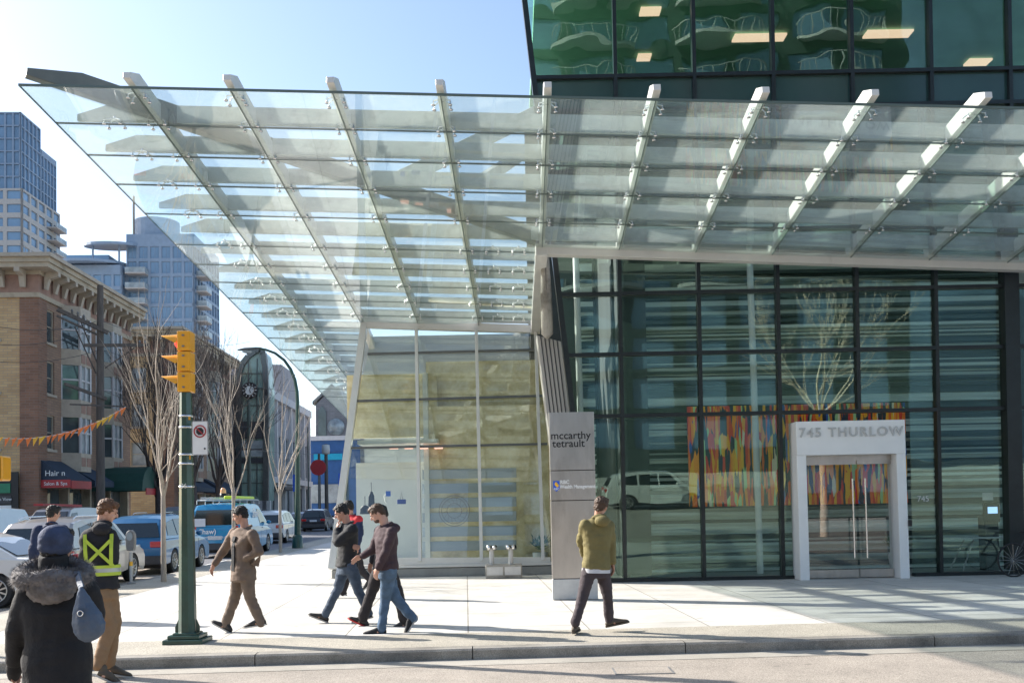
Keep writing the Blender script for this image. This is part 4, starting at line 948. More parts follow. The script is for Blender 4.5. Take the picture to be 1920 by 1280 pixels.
# far poles and signs
for k,(px,py0,py1,Yd,r,lab) in enumerate(((466,750,945,74,.13,'dark steel street pole in front of the clock building'),(598,850,948,118,.16,'grey timber pole left of the pair by the blue store'),(611,832,948,112,.2,'stout timber pole right of the pair by the blue store'),(650,820,945,100,.12,'dark pole beside the pavilion corner'),(577,800,940,95,.06,'thin pale pole before the grey store'))):
    a=at(px,py0,Yd); t=thing('street_pole',lab,'pole',(a.x,Yd,0)); MB().tube([(a.x,Yd,0),a],[r*1.2,r],8).build('pole','timber' if 'timber' in lab else 'pebble_green',t)
    if k==0: MB().bar(at(448,842,Yd),at(492,842,Yd),.14,.14).build('arm','dark_grey',t)
    if k==2: MB().lathe([(.0,0),(.45,0),(.5,.5),(.45,1.1),(0,1.2)],at(611,851,Yd),10).build('transformer','light_grey',t)
a=at(597,876,100); t=thing('round_sign','red round shop sign by the far pole','sign',(a.x,100,0)); MB().lathe([(0,0),(.85,0),(.85,.1),(0,.1)],a,24,M=MR,sm=False).build('disc','sign_red',t); MB().tube([(a.x,100.1,0),(a.x,100.1,a.z)],.06,6).build('post','mid_grey',t)
a=at(641,899,95); t=thing('blue_sign','small blue rectangular sign near the pavilion corner','sign',(a.x,95,0)); MB().box((a.x,95,a.z),(.7,.1,1.3)).build('panel','sign_blue',t); MB().tube([(a.x,95.1,0),(a.x,95.1,a.z)],.06,6).build('post','mid_grey',t)
a=at(554,905,88); 
t=thing('hanging_banner','small blue banner beside the curved street lamp','banner',(a.x,88,a.z)); MB().box((a.x,88,a.z),(.5,.06,1.6)).build('cloth','sign_blue',t)
# ---------------------------------------------------------------- bare trees
pbr('bark_pale',(.36,.31,.26),.85,0,.25,8,stretch=(1,1,.3)); pbr('bark_dark',(.075,.06,.055),.9,0,.3,8)
def grow(m,p,d,L,r,depth,rr,spread,up,seg=4,minr=.004,kids=(2,3),shr=.72):
    pts=[p];ra=[r]
    for i in range(seg):
        d=(d+V((rr.uniform(-1,1),rr.uniform(-1,1),rr.uniform(-.5,.5)))*.17+V((0,0,up))).normalized(); p=p+d*L/seg; pts.append(p); ra.append(r*(1-.5*(i+1)/seg))
    m.tube(pts,ra,6 if r>.03 else (4 if r>.01 else 3),cap=False)
    if depth<=0: return
    for k in range(rr.randint(*kids)):
        i=rr.randint(1,seg); ax=V((rr.uniform(-1,1),rr.uniform(-1,1),rr.uniform(-.3,.6))).normalized()
        nd=(d+ax*spread*rr.uniform(.6,1.3)).normalized(); grow(m,pts[i],nd,L*shr*rr.uniform(.8,1.15),max(minr,ra[i]*.62),depth-1,rr,spread,up,seg,minr,kids,shr)
    grow(m,pts[-1],d,L*shr,max(minr,ra[-1]*.85),depth-1,rr,spread,up,seg,minr,kids,shr)
def youngtree(X,Y,H,seed,label,mat='bark_pale',r0=.065,fork=.33,lean=0,kd=(2,3)):
    rr=random.Random(seed); t=thing('bare_tree',label,'tree',(X,Y,0),0,'young bare street trees')
    m=MB(); zf=H*fork; tp=[V((0,0,0)),V((lean*.3,0,zf*.5)),V((lean,0,zf))]; m.tube(tp,[r0,r0*.85,r0*.75],10,cap=False); m.build('trunk',mat,t,world=False)
    c=MB()
    for k in range(5):
        a=2*PI*k/5+rr.uniform(-.3,.3); d=V((math.cos(a)*.25,math.sin(a)*.27,1)).normalized()
        grow(c,tp[2]+V((0,0,-rr.uniform(0,.5)*zf*.4)),d,(H-zf)*rr.uniform(.36,.5),r0*.42,2,rr,.42,.04,seg=5,minr=.005,kids=kd,shr=.68)
    grow(c,tp[2],V((0,0,1)),(H-zf)*.5,r0*.6,2,rr,.42,.04,seg=5,minr=.005,kids=kd,shr=.68)
    c.build('crown',mat,t,world=False); return t
g0=gr(307,1090); youngtree(g0.x,g0.y,6.9,3,'slender bare street tree nearest the corner, behind the green signal pole')
youngtree(-8.43,28.2,6.9,8,'slender bare street tree behind the man in the brown jacket',kd=(1,3))
g0=gr(526,1035); youngtree(g0.x,g0.y,7.3,14,'slender bare street tree beside the curved street lamp',kd=(1,2))
def bigtree(X,Y,H,seed,label,mat='bark_dark'):
    rr=random.Random(seed); t=thing('large_bare_tree',label,'tree',(X,Y,0),0,'large bare trees along the far pavement')
    m=MB(); m.tube([(0,0,0),(.1,0,H*.12),(0,.1,H*.25)],[.34,.27,.22],10,cap=False); m.build('trunk',mat,t,world=False); c=MB()
    for k in range(6):
        a=2*PI*k/6+rr.uniform(-.3,.3); grow(c,V((0,.1,H*rr.uniform(.18,.25))),V((math.cos(a)*.42,math.sin(a)*.42,1)).normalized(),H*.24,.12,5,rr,.42,.09,seg=3,minr=.014,kids=(1,2),shr=.78)
    grow(c,V((0,.1,H*.24)),V((0,0,1)),H*.26,.14,5,rr,.4,.07,seg=3,minr=.012,kids=(2,2),shr=.78)
    c.build('crown',mat,t,world=False); return t
for X,Y,H,s,l in((-22.2,58.5,12.5,1,'dark bare tree nearest, before the first brick building'),(-22.6,66,13.5,2,'dark bare tree in the gap between the two brick buildings'),(-23.0,73,14,5,'dark spreading bare tree before the second brick building')): bigtree(X,Y,H,s,l)
# ---------------------------------------------------------------- vehicles
def paint(name,c,metal=.3,rough=.3): pbr(name,c,rough,metal,.03,2,coat=.8)
paint('paint_white',(.62,.62,.61),0); paint('paint_silver',(.36,.34,.32),.6); paint('paint_blue',(.01,.13,.30),.1); paint('paint_van',(.0,.25,.50),.0,.4); paint('paint_black',(.012,.013,.02),.2); paint('paint_navy',(.015,.03,.075),.3); paint('paint_grey',(.10,.10,.105),.3)
pbr('tail_red',(.5,.012,.012),.15,0,0,coat=1); pbr('head_clear',(.6,.62,.62),.1,.2,0,coat=1); g_,b_=pbr('car_win',(.012,.018,.018),.04,0,0,spec=1.); pbr('rim',(.42,.42,.42),.3,.8,0); pbr('plate',(.6,.62,.66),.4,0,0)
STY={
'suv':dict(L=4.5,W=1.84,zb=1.0,wb=1.33,wr=.35,
 low=[(-2.15,.30),(-2.25,.45),(-2.25,.75),(-2.18,1.0),(-.2,1.02),(1.05,1.02),(1.75,.93),(2.12,.80),(2.24,.62),(2.22,.36),(2.1,.24)],
 cab=[(-2.17,1.0),(-2.02,1.38),(-1.82,1.56),(-1.3,1.64),(-.3,1.67),(.35,1.60),(.62,1.50),(1.18,1.01)],
 rw=((-2.15,1.06),(-2.0,1.46)),ws=((.66,1.47),(1.14,1.05)),sw=[[(-1.75,1.10),(-1.62,1.45),(-.98,1.54),(-.95,1.08)],[(-.88,1.08),(-.9,1.55),(-.08,1.57),(-.05,1.07)],[(.02,1.07),(0,1.57),(.36,1.53),(.9,1.07)]]),
'sedan':dict(L=4.6,W=1.8,zb=.92,wb=1.36,wr=.33,
 low=[(-2.2,.28),(-2.28,.45),(-2.28,.72),(-2.15,.94),(-1.5,.97),(1.0,.92),(1.75,.83),(2.15,.68),(2.3,.5),(2.27,.3),(2.1,.2)],
 cab=[(-1.75,.94),(-1.05,1.30),(-.6,1.42),(0,1.45),(.35,1.40),(1.15,.92)],
 rw=((-1.66,1.0),(-1.12,1.27)),ws=((.42,1.36),(1.05,.98)),sw=[[(-1.25,1.0),(-.85,1.29),(-.42,1.36),(-.38,.99)],[(-.31,.99),(-.34,1.37),(.2,1.37),(.82,.98)]]),
'van':dict(L=5.4,W=1.98,zb=1.15,wb=1.72,wr=.37,
 low=[(-2.6,.35),(-2.68,.5),(-2.7,.9),(-2.68,1.15),(0,1.17),(1.7,1.12),(2.3,1.0),(2.6,.85),(2.7,.62),(2.68,.4),(2.5,.27)],
 cab=[(-2.67,1.15),(-2.6,1.75),(-2.45,1.95),(-1.,2.02),(.6,2.0),(1.0,1.92),(1.95,1.12)],
 rw=((-2.655,1.22),(-2.6,1.78)),ws=((1.12,1.83),(1.85,1.2)),sw=[[(-2.3,1.25),(-2.25,1.75),(-1.0,1.8),(-1.0,1.24)],[(.45,1.22),(.45,1.8),(1.0,1.76),(1.55,1.22)]])}
def car(name,label,st,mat,loc,rz,cat='car',group='cars and vans on the street',sidew=True,rails=False):
    S=STY[st]; t=thing(name,label,cat,loc,rz,group); W=S['W']/2; wb=S['wb']; wr=S['wr']; zb=S['zb']
    arch=[]
    low=list(S['low'])
    bot=[]
    for cy_ in(wb,-wb):
        for k in range(9):
            a=PI*k/8; bot.append((cy_+(wr+.05)*math.cos(a),wr-.02+(wr+.05)*math.sin(a)*1.0))
        if cy_>0: bot.append((0,.2))
    # close bottom edges of arches at sill height
    sill=.24; bot=[(y,max(z,sill)) for y,z in bot]
    out=low+bot+[]
    ctr=(0,.62)
    rings=[]
    for s,d in((-1,.0),(-.985,.0),(-.9,.0),(-.5,0),(0,0),(.5,0),(.9,0),(.985,0),(1,0)):
        ins={1:.075,.985:.03,.9:.0,.5:-.0,0:-.0}[abs(s)]; r_=[]
        for i,(y,z) in enumerate(out):
            isb=i>=len(low)
            if isb: yy,zz=y,z
            else:
                yy=y*(1-ins*.5) if abs(y)>1.7 else y; zz=z-ins*.7 if z>.7 else z
                if abs(s)<.95 and abs(y)>2 : yy=y+(.03 if y>0 else -.02)*(1-abs(s))
            r_.append(V((s*W*(1 if z<.95*zb else .975),yy,zz)))
        rings.append(r_)
    b=MB(); b.rings(rings,0,False,cap=False)
    n=len(out)
    for sgn,rg in((-1,rings[0]),(1,rings[-1])):
        # side skin: fan strips between top outline and bottom outline
        b.add(rg,[tuple(range(n)) if sgn<0 else tuple(range(n))[::-1]])
    body=b.build('body',mat,t,world=False,bev=.015,bseg=2)
    cab=S['cab']; zt=max(z for _,z in cab)
    def hw(z): return W*.955-(z-zb)/(zt-zb)*.20*W/.92
    rr_=[]
    for s in(-1,-.9,-.45,0,.45,.9,1):
        rr_.append([V((s*hw(z),y,z+(.035*(1-s*s) if z>zb+.3 else 0)+(0 if abs(s)<1 else -.015*(z>zb+.2)))) for y,z in cab])
    m=MB(); m.rings(rr_,0,False,cap=True); m.build('cabin',mat,t,world=False,bev=.012,bseg=2)
    def sidep(pts,sx_,off=.006): return [V((sx_*(hw(z)+off),y,z)) for y,z in pts]
    for pts in (S['sw'] if sidew else S['sw'][-1:]):
        for sx_ in(-1,1): MB().prism(sidep(pts,sx_,-.01),(sx_*.02,0,0)).build('side_window','car_win',t,world=False)
    (y0,z0),(y1,z1)=S['rw']; MB().prism([V((-hw(z0)+.1,y0-.012,z0)),V((hw(z0)-.1,y0-.012,z0)),V((hw(z1)-.1,y1-.012,z1)),V((-hw(z1)+.1,y1-.012,z1))],(0,-.02,.0)).build('rear_window','car_win',t,world=False)
    (y0,z0),(y1,z1)=S['ws'];  MB().prism([V((-hw(z0)+.08,y0+.012,z0)),V((hw(z0)-.08,y0+.012,z0)),V((hw(z1)-.08,y1+.012,z1)),V((-hw(z1)+.08,y1+.012,z1))],(0,.012,.018)).build('windscreen','car_win',t,world=False)
    Lr=-min(y for y,_ in low); Lf=max(y for y,_ in low)
    MB().box((0,-Lr+.04,.42),(W*1.9,.16,.26)).build('rear_bumper','dark_grey' if st!='sedan' else mat,t,world=False,bev=.03,bseg=2)
    MB().box((0,Lf-.06,.42),(W*1.88,.16,.24)).build('front_bumper','dark_grey' if st!='sedan' else mat,t,world=False,bev=.03,bseg=2)
    MB().box((0,-Lr-.03,.80 if st!='van' else .75),(.52,.03,.14)).build('number_plate','plate',t,world=False)
    for s in(-1,1):
        MB().box((s*(W-.22),-Lr+.05,.86 if st!='van' else 1.0),(.36,.14,.17) if st!='van' else (.16,.12,.38)).build('tail_light','tail_red',t,world=False,bev=.02)
        MB().box((s*(W-.24),Lf-.13,.70),(.36,.2,.14)).build('headlight','head_clear',t,world=False,bev=.02)
        mx=[p for p in S['sw'][-1]][-1][0]-.12
        MB().ell((s*(W+.08),mx,zb+.09),(.10,.06,.075)).build('mirror',mat,t,world=False)
        for y in((-.45,.35) if st!='van' else (.75,)): MB().box((s*(W+.005),y,zb-.1),(.02,.16,.03)).build('door_handle',mat,t,world=False)
        if rails: MB().tube([(s*.6,-1.6,zt-.03),(s*.6,-1.4,zt+.04),(s*.6,.1,zt+.05),(s*.6,.35,zt-.04)],.016,8).build('roof_rail','chrome',t,world=False)
        # door seams
        q=MB(); 
        for y in((-.92,0.02,1.0) if st!='van' else (-.9,.4,1.45)): q.box((s*(W+.001),y,.62),(.004,.008,.62))
        q.build('door_seams','black',t,world=False)
        for y in(-wb,wb):
            MR_=Matrix.Rotation(PI/2*s,3,'Y')
            wc=V((s*(W-.10),y,wr))
            wh=MB().lathe([(wr*.62,-.1),(wr*.93,-.1),(wr,-.07),(wr,.06),(wr*.93,.095),(wr*.66,.095),(wr*.62,.07)],wc,28,M=MR_,sm=False).build('tyre','rubber',t,world=False)
            k=MB().lathe([(0,.02),(wr*.6,.03),(wr*.64,.085),(wr*.68,.09),(wr*.68,.05),(wr*.60,.0),(0,0)],wc,28,M=MR_,sm=False)
            k.build('rim','dark_grey',wh,world=False)
            k=MB()
            for j in range(10):
                a=2*PI*j/10; d=MR_@V((math.cos(a),math.sin(a),0)); nn=MR_@V((0,0,1)); k.bar(wc+nn*.07+d*wr*.1,wc+nn*.085+d*wr*.64,.03,.02,up=nn)
            k.lathe([(0,.06),(wr*.16,.06),(wr*.14,.1),(0,.1)],wc,14,M=MR_); k.lathe([(wr*.60,.06),(wr*.68,.06),(wr*.68,.1),(wr*.62,.1),(wr*.6,.06)],wc,28,M=MR_); k.build('spokes','rim',wh,world=False)
    MB().box((0,0,.24),(W*1.7,Lf*1.8,.12)).build('underbody','black',t,world=False)
    return t
rz=RZ; G=-.126
def on(xr,Y,W): return (xr-W/2,Y,G)
car('parked_car','white saloon crossing at the near left edge of the frame','sedan','paint_white',(-11.25,18.75,G),PI/2)
car('parked_car','silver four wheel drive with roof rails parked behind the meter','suv','paint_silver',(-10.72,22.9,G),rz,rails=True)
car('parked_car','blue compact four wheel drive parked behind the signal pole','suv','paint_blue',(-10.75,28.3,G),rz)
van=car('work_van','bright blue work van with ladder rack and amber beacon','van','paint_van',(-11.15,37.3,G),rz,cat='van',sidew=False)
m=MB()
for x in(-.72,.72): m.tube([(x,-2.4,2.16),(x,1.0,2.16)],.025,6)
for y in(-2.2,-1.1,0,.9): m.tube([(-.8,y,2.0),(-.8,y,2.14),(.8,y,2.14),(.8,y,2.0)],.022,6)
m.build('roof_rack','light_grey',van,world=False)
m=MB()
for x in(-.45,-.12): m.bar((x,-2.9,2.22),(x,1.2,2.22),.04,.08)
for k in range(13): m.bar((-.45,-2.8+k*.31,2.22),(-.12,-2.8+k*.31,2.22),.03,.03)
m.build('ladder','light_grey',van,world=False)
pbr('hivis',(.62,.80,.05),.5,0,.05,5,emit=(.6,.85,.05),estr=0)
MB().box((.4,-.6,2.24),(.35,3.4,.12)).build('roof_load','hivis',van,world=False,bev=.03)
bc=MB().lathe([(.12,2.2),(.12,2.3),(0,2.31)],(.1,-1.9,.1),14).build('beacon_base','black',van,world=False)
pbr('amber',(.8,.42,.2),.2,0,0); MB().lathe([(.11,2.41),(.10,2.54),(.06,2.6),(0,2.62)],(.1,-1.9,0),14).build('beacon','amber',van,world=False)
vt=lambda x,y,z:W2(van,(x,y,z))
text('lettering','Shaw)','white',van,vt(-.25,-2.78,.98),.26,u=wd(van,(1,0,0)),bold=.004)
text('lettering','business','sign_cyan',van,vt(.45,-2.78,.98),.17,u=wd(van,(1,0,0)))
text('lettering','www.business.ca','white',van,vt(0,-2.78,.78),.14,u=wd(van,(1,0,0)))
text('lettering','Shaw','white',van,vt(.90,-.1,1.62),.5,u=wd(van,(0,1,0)),bold=.006)
MB().box((-.55,-2.74,1.32),(.42,.02,.30)).build('notice','plate',van,world=False)
car('crossover','white crossover beyond the blue van beside the curved lamp','suv','paint_white',(-12.7,49.8,G),rz)
car('far_car','black four wheel drive with red tail lights driving away in the street','suv','paint_black',(-15.0,72,G),rz)
car('far_car','dark blue saloon just left of the black four wheel drive','sedan','paint_navy',(-17.2,76,G),rz)
car('street_car','navy saloon with side mirror waiting behind the white saloon','sedan','paint_navy',(-13.9,23.2,G),rz)
wv=car('white_van','white oncoming van with painted company name on its side','van','paint_white',(-19.6,33.8,G),rz+PI,cat='van',sidew=False)
text('lettering','CustomAir','black',wv,W2(wv,(1.0,-1.2,1.35)),.5,u=wd(wv,(0,1,0)),bold=.006)
wv=car('pale_van','pale blue van with a ladder on its roof beyond the white van','van','paint_silver',(-20.2,42,G),rz+PI,cat='van',sidew=False)
MB().bar((.2,-2,2.1),(.2,2,2.15),.4,.1).build('ladder','sign_red',wv,world=False)
car('street_car','black estate with roof rails glimpsed over the blue car','suv','paint_black',(-16.3,43,G),rz,rails=True)
car('grey_van','grey delivery van parked left of the bright blue van','van','paint_grey',(-17.0,50,G),rz,cat='van',sidew=False)
# bicycle at the right edge
def bicycle(loc,rz,label):
    t=thing('bicycle',label,'bicycle',loc,rz); MRx=Matrix.Rotation(PI/2,3,'X')
    for y in(-.52,.52):
        w_=MB(); pts=[(y+.33*math.cos(2*PI*k/28),0,.34+.33*math.sin(2*PI*k/28)) for k in range(29)]; w_.tube(pts,.018,6,cap=False); w_=w_.build('tyre','rubber',t,world=False)
        s=MB()
        for k in range(16): a=2*PI*k/16; s.tube([(y,0,.34),(y+.32*math.cos(a),0,.34+.32*math.sin(a))],.0025,4,cap=False)
        s.build('spokes','chrome',w_,world=False)
    f=MB(); bb=(-.08,0,.30); st=(-.22,0,.80); hd=(.36,0,.80); ft=(.52,0,.34); rr=(-.52,0,.34)
    for a,b in((bb,st),(st,hd),(bb,(.39,0,.68)),(bb,rr),(rr,st),(hd,ft),(hd,(.34,0,.95))): f.tube([a,b],.017,8)
    f.build('frame','dark_grey',t,world=False)
    MB().ell((-.25,0,.9),(.13,.06,.035)).build('saddle','black',t,world=False)
    MB().tube([(.3,-.25,.98),(.36,-.1,.97),(.36,.1,.97),(.3,.25,.98)],.012,8).build('handlebar','chrome',t,world=False)
p=gr(1935,1078); bicycle((p.x,18.9,0),.1,'bicycle leaning near the glass wall at the right edge')
# ---------------------------------------------------------------- sign slab, hydrant, interior fittings
g0=gr(1036,1121);g1=gr(1123,1121); Yg=16.2
t=thing('sign_slab','tall brushed metal sign slab standing on the pavement','sign',((g0.x+g1.x)/2,Yg,0))
zt=at(1068,773,Yg).z; x0=at(1036,1121,Yg).x; x1=x0+.78; LXT=at(1027,775,Yg).x
zs=[0,.36,at(1070,938,Yg).z,at(1070,882,Yg).z,zt]
for i in range(4):
    z0_,z1_=zs[i],zs[i+1]; tw_=.018; MB().box(((x0+x1)/2,Yg,(z0_+z1_)/2+.004),(x1-x0,.16,z1_-z0_-.012)).build('panel','stainless' if i else 'light_grey',t,bev=.004)
MB().box(((x0+x1)/2,Yg+.01,zt/2),(x1-x0-.05,.11,zt-.05)).build('core','black',t)
xc=(x0+x1)/2
text('lettering','mccarthy','black',t,(xc-.02,Yg-.083,at(1068,817,Yg).z),.185,bold=.002,depth=.003)
text('lettering','tetrault','black',t,(xc-.06,Yg-.083,at(1068,832,Yg).z),.185,bold=.002,depth=.003)
zq=at(1070,910,Yg).z
MB().prism([(x0+.05,Yg-.081,zq+.085),(x0+.16,Yg-.081,zq+.085),(x0+.16,Yg-.081,zq-.05),(x0+.105,Yg-.081,zq-.10),(x0+.05,Yg-.081,zq-.05)],(0,-.006,0)).build('shield','sign_blue',t)
MB().ell((x0+.10,Yg-.09,zq+.03),(.025,.004,.035)).ell((x0+.12,Yg-.09,zq+.005),(.025,.004,.03)).build('shield_lion','flag_yellow',t)
text('lettering','RBC','white',t,(x0+.105,Yg-.088,zq-.055),.05,bold=.001)
text('lettering','RBC','white',t,(x0+.25,Yg-.084,zq+.06),.085,bold=.003,depth=.003)
text('lettering','Wealth Management','white',t,(x0+.47,Yg-.084,zq-.02),.085,bold=.003,depth=.003,sx=.86)
Yh=21.2; xa=at(911,1078,Yh).x; xb=at(979,1078,Yh).x; zA=at(945,1057,Yh).z
t=thing('standpipe','twin headed fire department standpipe on a concrete block before the shop','standpipe',((xa+xb)/2,Yh,0))
MB().box(((xa+xb)/2,Yh,zA/2),(xb-xa,.4,zA)).build('block','concrete',t,bev=.012)
for k in(-1,1):
    MB().box(((xa+xb)/2+k*.2,Yh-.205,zA*.55),(.36,.015,zA*.6)).build('plaque','light_grey',t)
    X=at(922 if k<0 else 958,1050,Yh).x; zz=at(922,1030,Yh).z
    MB().tube([(X,Yh,zA),(X,Yh,zz)],.055,14).build('riser','light_grey',t)
    h=MB().ell((X,Yh,zz+.03),(.075,.075,.07)).build('head','light_grey',t)
    for s in(-1,1): MB().lathe([(.05,0),(.05,.08),(.062,.08),(.062,.13),(0,.13)],(X,Yh,zz+.05),12,M=Matrix.Rotation(PI/2,3,'X')@Matrix.Rotation(s*.75,3,'Y')).build('outlet','chrome',h)
# shop display items
pbr('binder_blue',(.02,.04,.25),.4,0,0)
c=at(753,940,23.6); t=thing('hanging_clip','small dark blue clip bag hanging on the pale shop wall','display',(c.x,23.6,c.z))
MB().box((c.x,23.6,c.z),(.22,.06,.12)).build('pouch','binder_blue',t,bev=.01); MB().tube([(c.x-.03,23.6,c.z+.06),(c.x,23.6,c.z+.25),(c.x+.03,23.6,c.z+.06)],.006,5).build('strap','dark_grey',t)
c=at(728,925,23.4); t=thing('window_sign','small blue symbol sign hanging in the shop window','sign',(c.x,23.4,c.z)); MB().box((c.x,23.4,c.z),(.12,.02,.13)).build('panel','sign_blue',t); MB().tube([(c.x-.06,23.4,c.z-.02),(c.x-.1,23.4,c.z-.06),(c.x-.08,23.4,c.z-.18),(c.x-.04,23.4,c.z-.24)],.018,8).build('tag','white',t)
for (px,py,w_,h_,lab) in((696,935,.16,.38,'long dark garment bag hanging in the shop window'),(684,955,.26,.22,'black handbag hanging lower in the shop window')):
    c=at(px,py,22.9); t=thing('hanging_bag',lab,'bag',(c.x,22.9,c.z-h_/2)); MB().prism([(c.x-w_/2,22.9,c.z-h_/2),(c.x+w_/2,22.9,c.z-h_/2),(c.x+w_*.42,22.9,c.z+h_*.2),(c.x+w_*.15,22.9,c.z+h_/2),(c.x-w_*.15,22.9,c.z+h_/2),(c.x-w_*.42,22.9,c.z+h_*.2)],(0,.08,0)).build('bag_body','black',t,bev=.015); MB().tube([(c.x,22.94,c.z+h_/2),(c.x,22.94,c.z+h_/2+.22)],.008,5).build('strap','black',t)
# lobby kiosk, desk chair pieces seen at the right
c=at(1852,960,20.2); t=thing('payment_kiosk','dark kiosk with lit screen inside the glass at the right','kiosk',(c.x,20.2,0))
MB().box((c.x,20.2,.6),(.3,.3,1.2)).build('column','dark_grey',t,bev=.01); MB().box((c.x,20.05,c.z),(.34,.1,.42)).build('head','black',t,bev=.02)
pbr('screen',(.1,.2,.35),.3,0,0,emit=(.35,.55,.9),estr=.8); MB().box((c.x,19.99,c.z+.05),(.2,.02,.14)).build('screen','screen',t); 
c=at(1852,930,19.62); t=thing('door_notice','small white notice stuck inside the glass above the kiosk','notice',(c.x,19.62,c.z)); MB().box((c.x,19.62,c.z),(.22,.012,.16)).build('sheet','white',t)
for px,lab in((1835,'pale desk table standing in the lobby behind the glass'),):
    c=at(px,1020,20.3); t=thing('desk',lab,'desk',(c.x,20.3,0)); MB().box((c.x,20.3,.74),(1.5,.7,.035)).build('tabletop','int_white',t,bev=.006)
    for s in(-1,1):
        for q in(-1,1): MB().tube([(c.x+s*.2,20.3+q*.2,.72),(c.x+s*.5,20.3+q*.28,.05)],.018,8).build('leg','light_grey',t)
for px,py,s_,lab in((1681,1005,.9,'small green plant in a pale pot behind the entrance doors'),(1012,1000,.9,'leafy plant in a white planter inside the shop window')):
    Yp=20.0 if px>1500 else 22.9; c=at(px,py,Yp); t=thing('potted_plant',lab,'plant',(c.x,Yp,.05)); MB().lathe([(.0,0),(.14,0),(.19,.42),(.17,.42),(.16,.38),(0,.38)],(c.x,Yp,.05),16).build('pot','int_white',t)
    m=MB(); rr=random.Random(5)
    for k in range(90):
        a=rr.uniform(0,2*PI); b=rr.uniform(.2,1.2); d=V((math.cos(a)*math.sin(b),math.sin(a)*math.sin(b),math.cos(b))); p=V((c.x,Yp,.5))+d*rr.uniform(.1,.42); q=d.cross(V((0,0,1))).normalized()*.03
        m.add([p-q,p+d*.12+V((0,0,-.02)),p+q,p-d*.06],[(0,1,2,3)])
    pbr('leaf',(.06,.16,.04),.5,0,.3,20); m.build('foliage','leaf',t)
# ---------------------------------------------------------------- what stands behind the camera and shows in the glass
pbr('balc_white',(.4,.41,.42),.6,0,.1,2)
t=thing('opposite_tower','pale apartment tower with curved white balconies, reflected in the upper glass','tower',(14,-34,0))
ops=[(1.5+i*4.2,4.6+i*4.2,2+j*3.1,4.4+j*3.1) for i in range(8) for j in range(14)]
wall(MB(),(31,-34,0),V((-1,0,0)),V((0,1,0)),35,0,46,ops,.4).build('wall','slats_dark',t); 
m=MB()
for a,b,c,d in ops: m.quad((31-a,-34.3,c),(31-b,-34.3,c),(31-b,-34.3,d),(31-a,-34.3,d))
w_=m.build('window','win_blue',t); w_['kind']='stuff'
pr=None
for j in range(4,14):
  for i in range(3):
    X=26-i*9.5; z=1.9+j*3.1
    if pr is None:
        n_=14; arc=[(3.4*math.cos(PI*k/n_),1.9*math.sin(PI*k/n_)) for k in range(n_+1)]
        pr=MB().prism([(x,y,0) for x,y in arc],(0,0,.3)).build('balcony','balc_white',t,world=False); pr.location=(X-14,0,z)
        r_=MB(); 
        for a_,b_ in zip(arc[:-1],arc[1:]): r_.bar((a_[0],a_[1],1.3),(b_[0],b_[1],1.3),.06,.06); r_.bar((a_[0],a_[1],.3),(a_[0],a_[1],1.3),.05,.05,up=(0,1,0))
        r_.build('railing','balc_white',pr,world=False); src=pr
    else:
        c=src.copy(); C.objects.link(c); c.parent=t; c.location=(X-14,0,z); d=src.children[0].copy(); C.objects.link(d); d.parent=c
t=thing('opposite_block','low dark brick shops across the road behind the viewer','building',(-20,-30,0))
wall(MB(),(-5,-30,0),V((-1,0,0)),V((0,1,0)),40,0,14,[(2+i*4,4.4+i*4,1+j*3.6,3.4+j*3.6) for i in range(9) for j in range(4)],.4).build('wall','brick_brown',t)
MB().box((-25,-31,7),(40,1,14)).build('windows','win_dark',t)
t=thing('opposite_block','tall blue glass office block far behind the viewer','tower',(60,-60,0))
MB().box((52,-64,35),(30,20,70)).build('walls','win_blue',t)
MB().prism([(60,-17,-.127),(-60,-17,-.127),(-60,-60,-.127),(60,-60,-.127)],(0,0,.14)).build('opposite_pavement','paving',origin=(0,0,0),kind='structure')
car('passing_car','white four wheel drive passing behind the viewer, seen reflected in the glass','suv','paint_white',(6.2,-1.3,G),-PI/2,group=None)
nFn=nF.normalized()
def mir(px,py,Yb):            # where something seen reflected in the facade at this pixel stands, at depth Yb
    q=of(px,py); d=(q-CAM).normalized(); r_=d-nFn*2*d.dot(nFn); return q+r_*((Yb-q.y)/r_.y)
a=mir(1545,775,-4.); b_=mir(1530,500,-4.); print('MIR',a,b_)
pbr('bark_sunny',(.85,.68,.55),.8,0,.15,8)  # bark colour brightened so the tree's reflection reads as sunlit
def widetree(X,Y,zf,H,seed,label):
    rr=random.Random(seed); t=thing('bare_tree',label,'tree',(X,Y,G),0)
    zf-=G; H-=G
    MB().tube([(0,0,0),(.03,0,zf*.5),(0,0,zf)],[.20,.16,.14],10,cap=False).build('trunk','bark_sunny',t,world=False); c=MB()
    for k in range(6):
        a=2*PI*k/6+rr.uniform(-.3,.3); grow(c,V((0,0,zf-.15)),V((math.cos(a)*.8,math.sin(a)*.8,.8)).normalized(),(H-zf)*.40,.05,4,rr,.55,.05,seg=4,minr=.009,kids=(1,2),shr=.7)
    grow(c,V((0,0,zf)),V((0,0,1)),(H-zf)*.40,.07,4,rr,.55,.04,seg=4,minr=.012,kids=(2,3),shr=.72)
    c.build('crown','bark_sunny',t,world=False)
widetree((a.x+b_.x)/2,-4.,a.z,b_.z,21,'spreading bare tree across the road, seen reflected above the doorway')
a=mir(1755,800,-3.); b_=mir(1755,470,-3.)
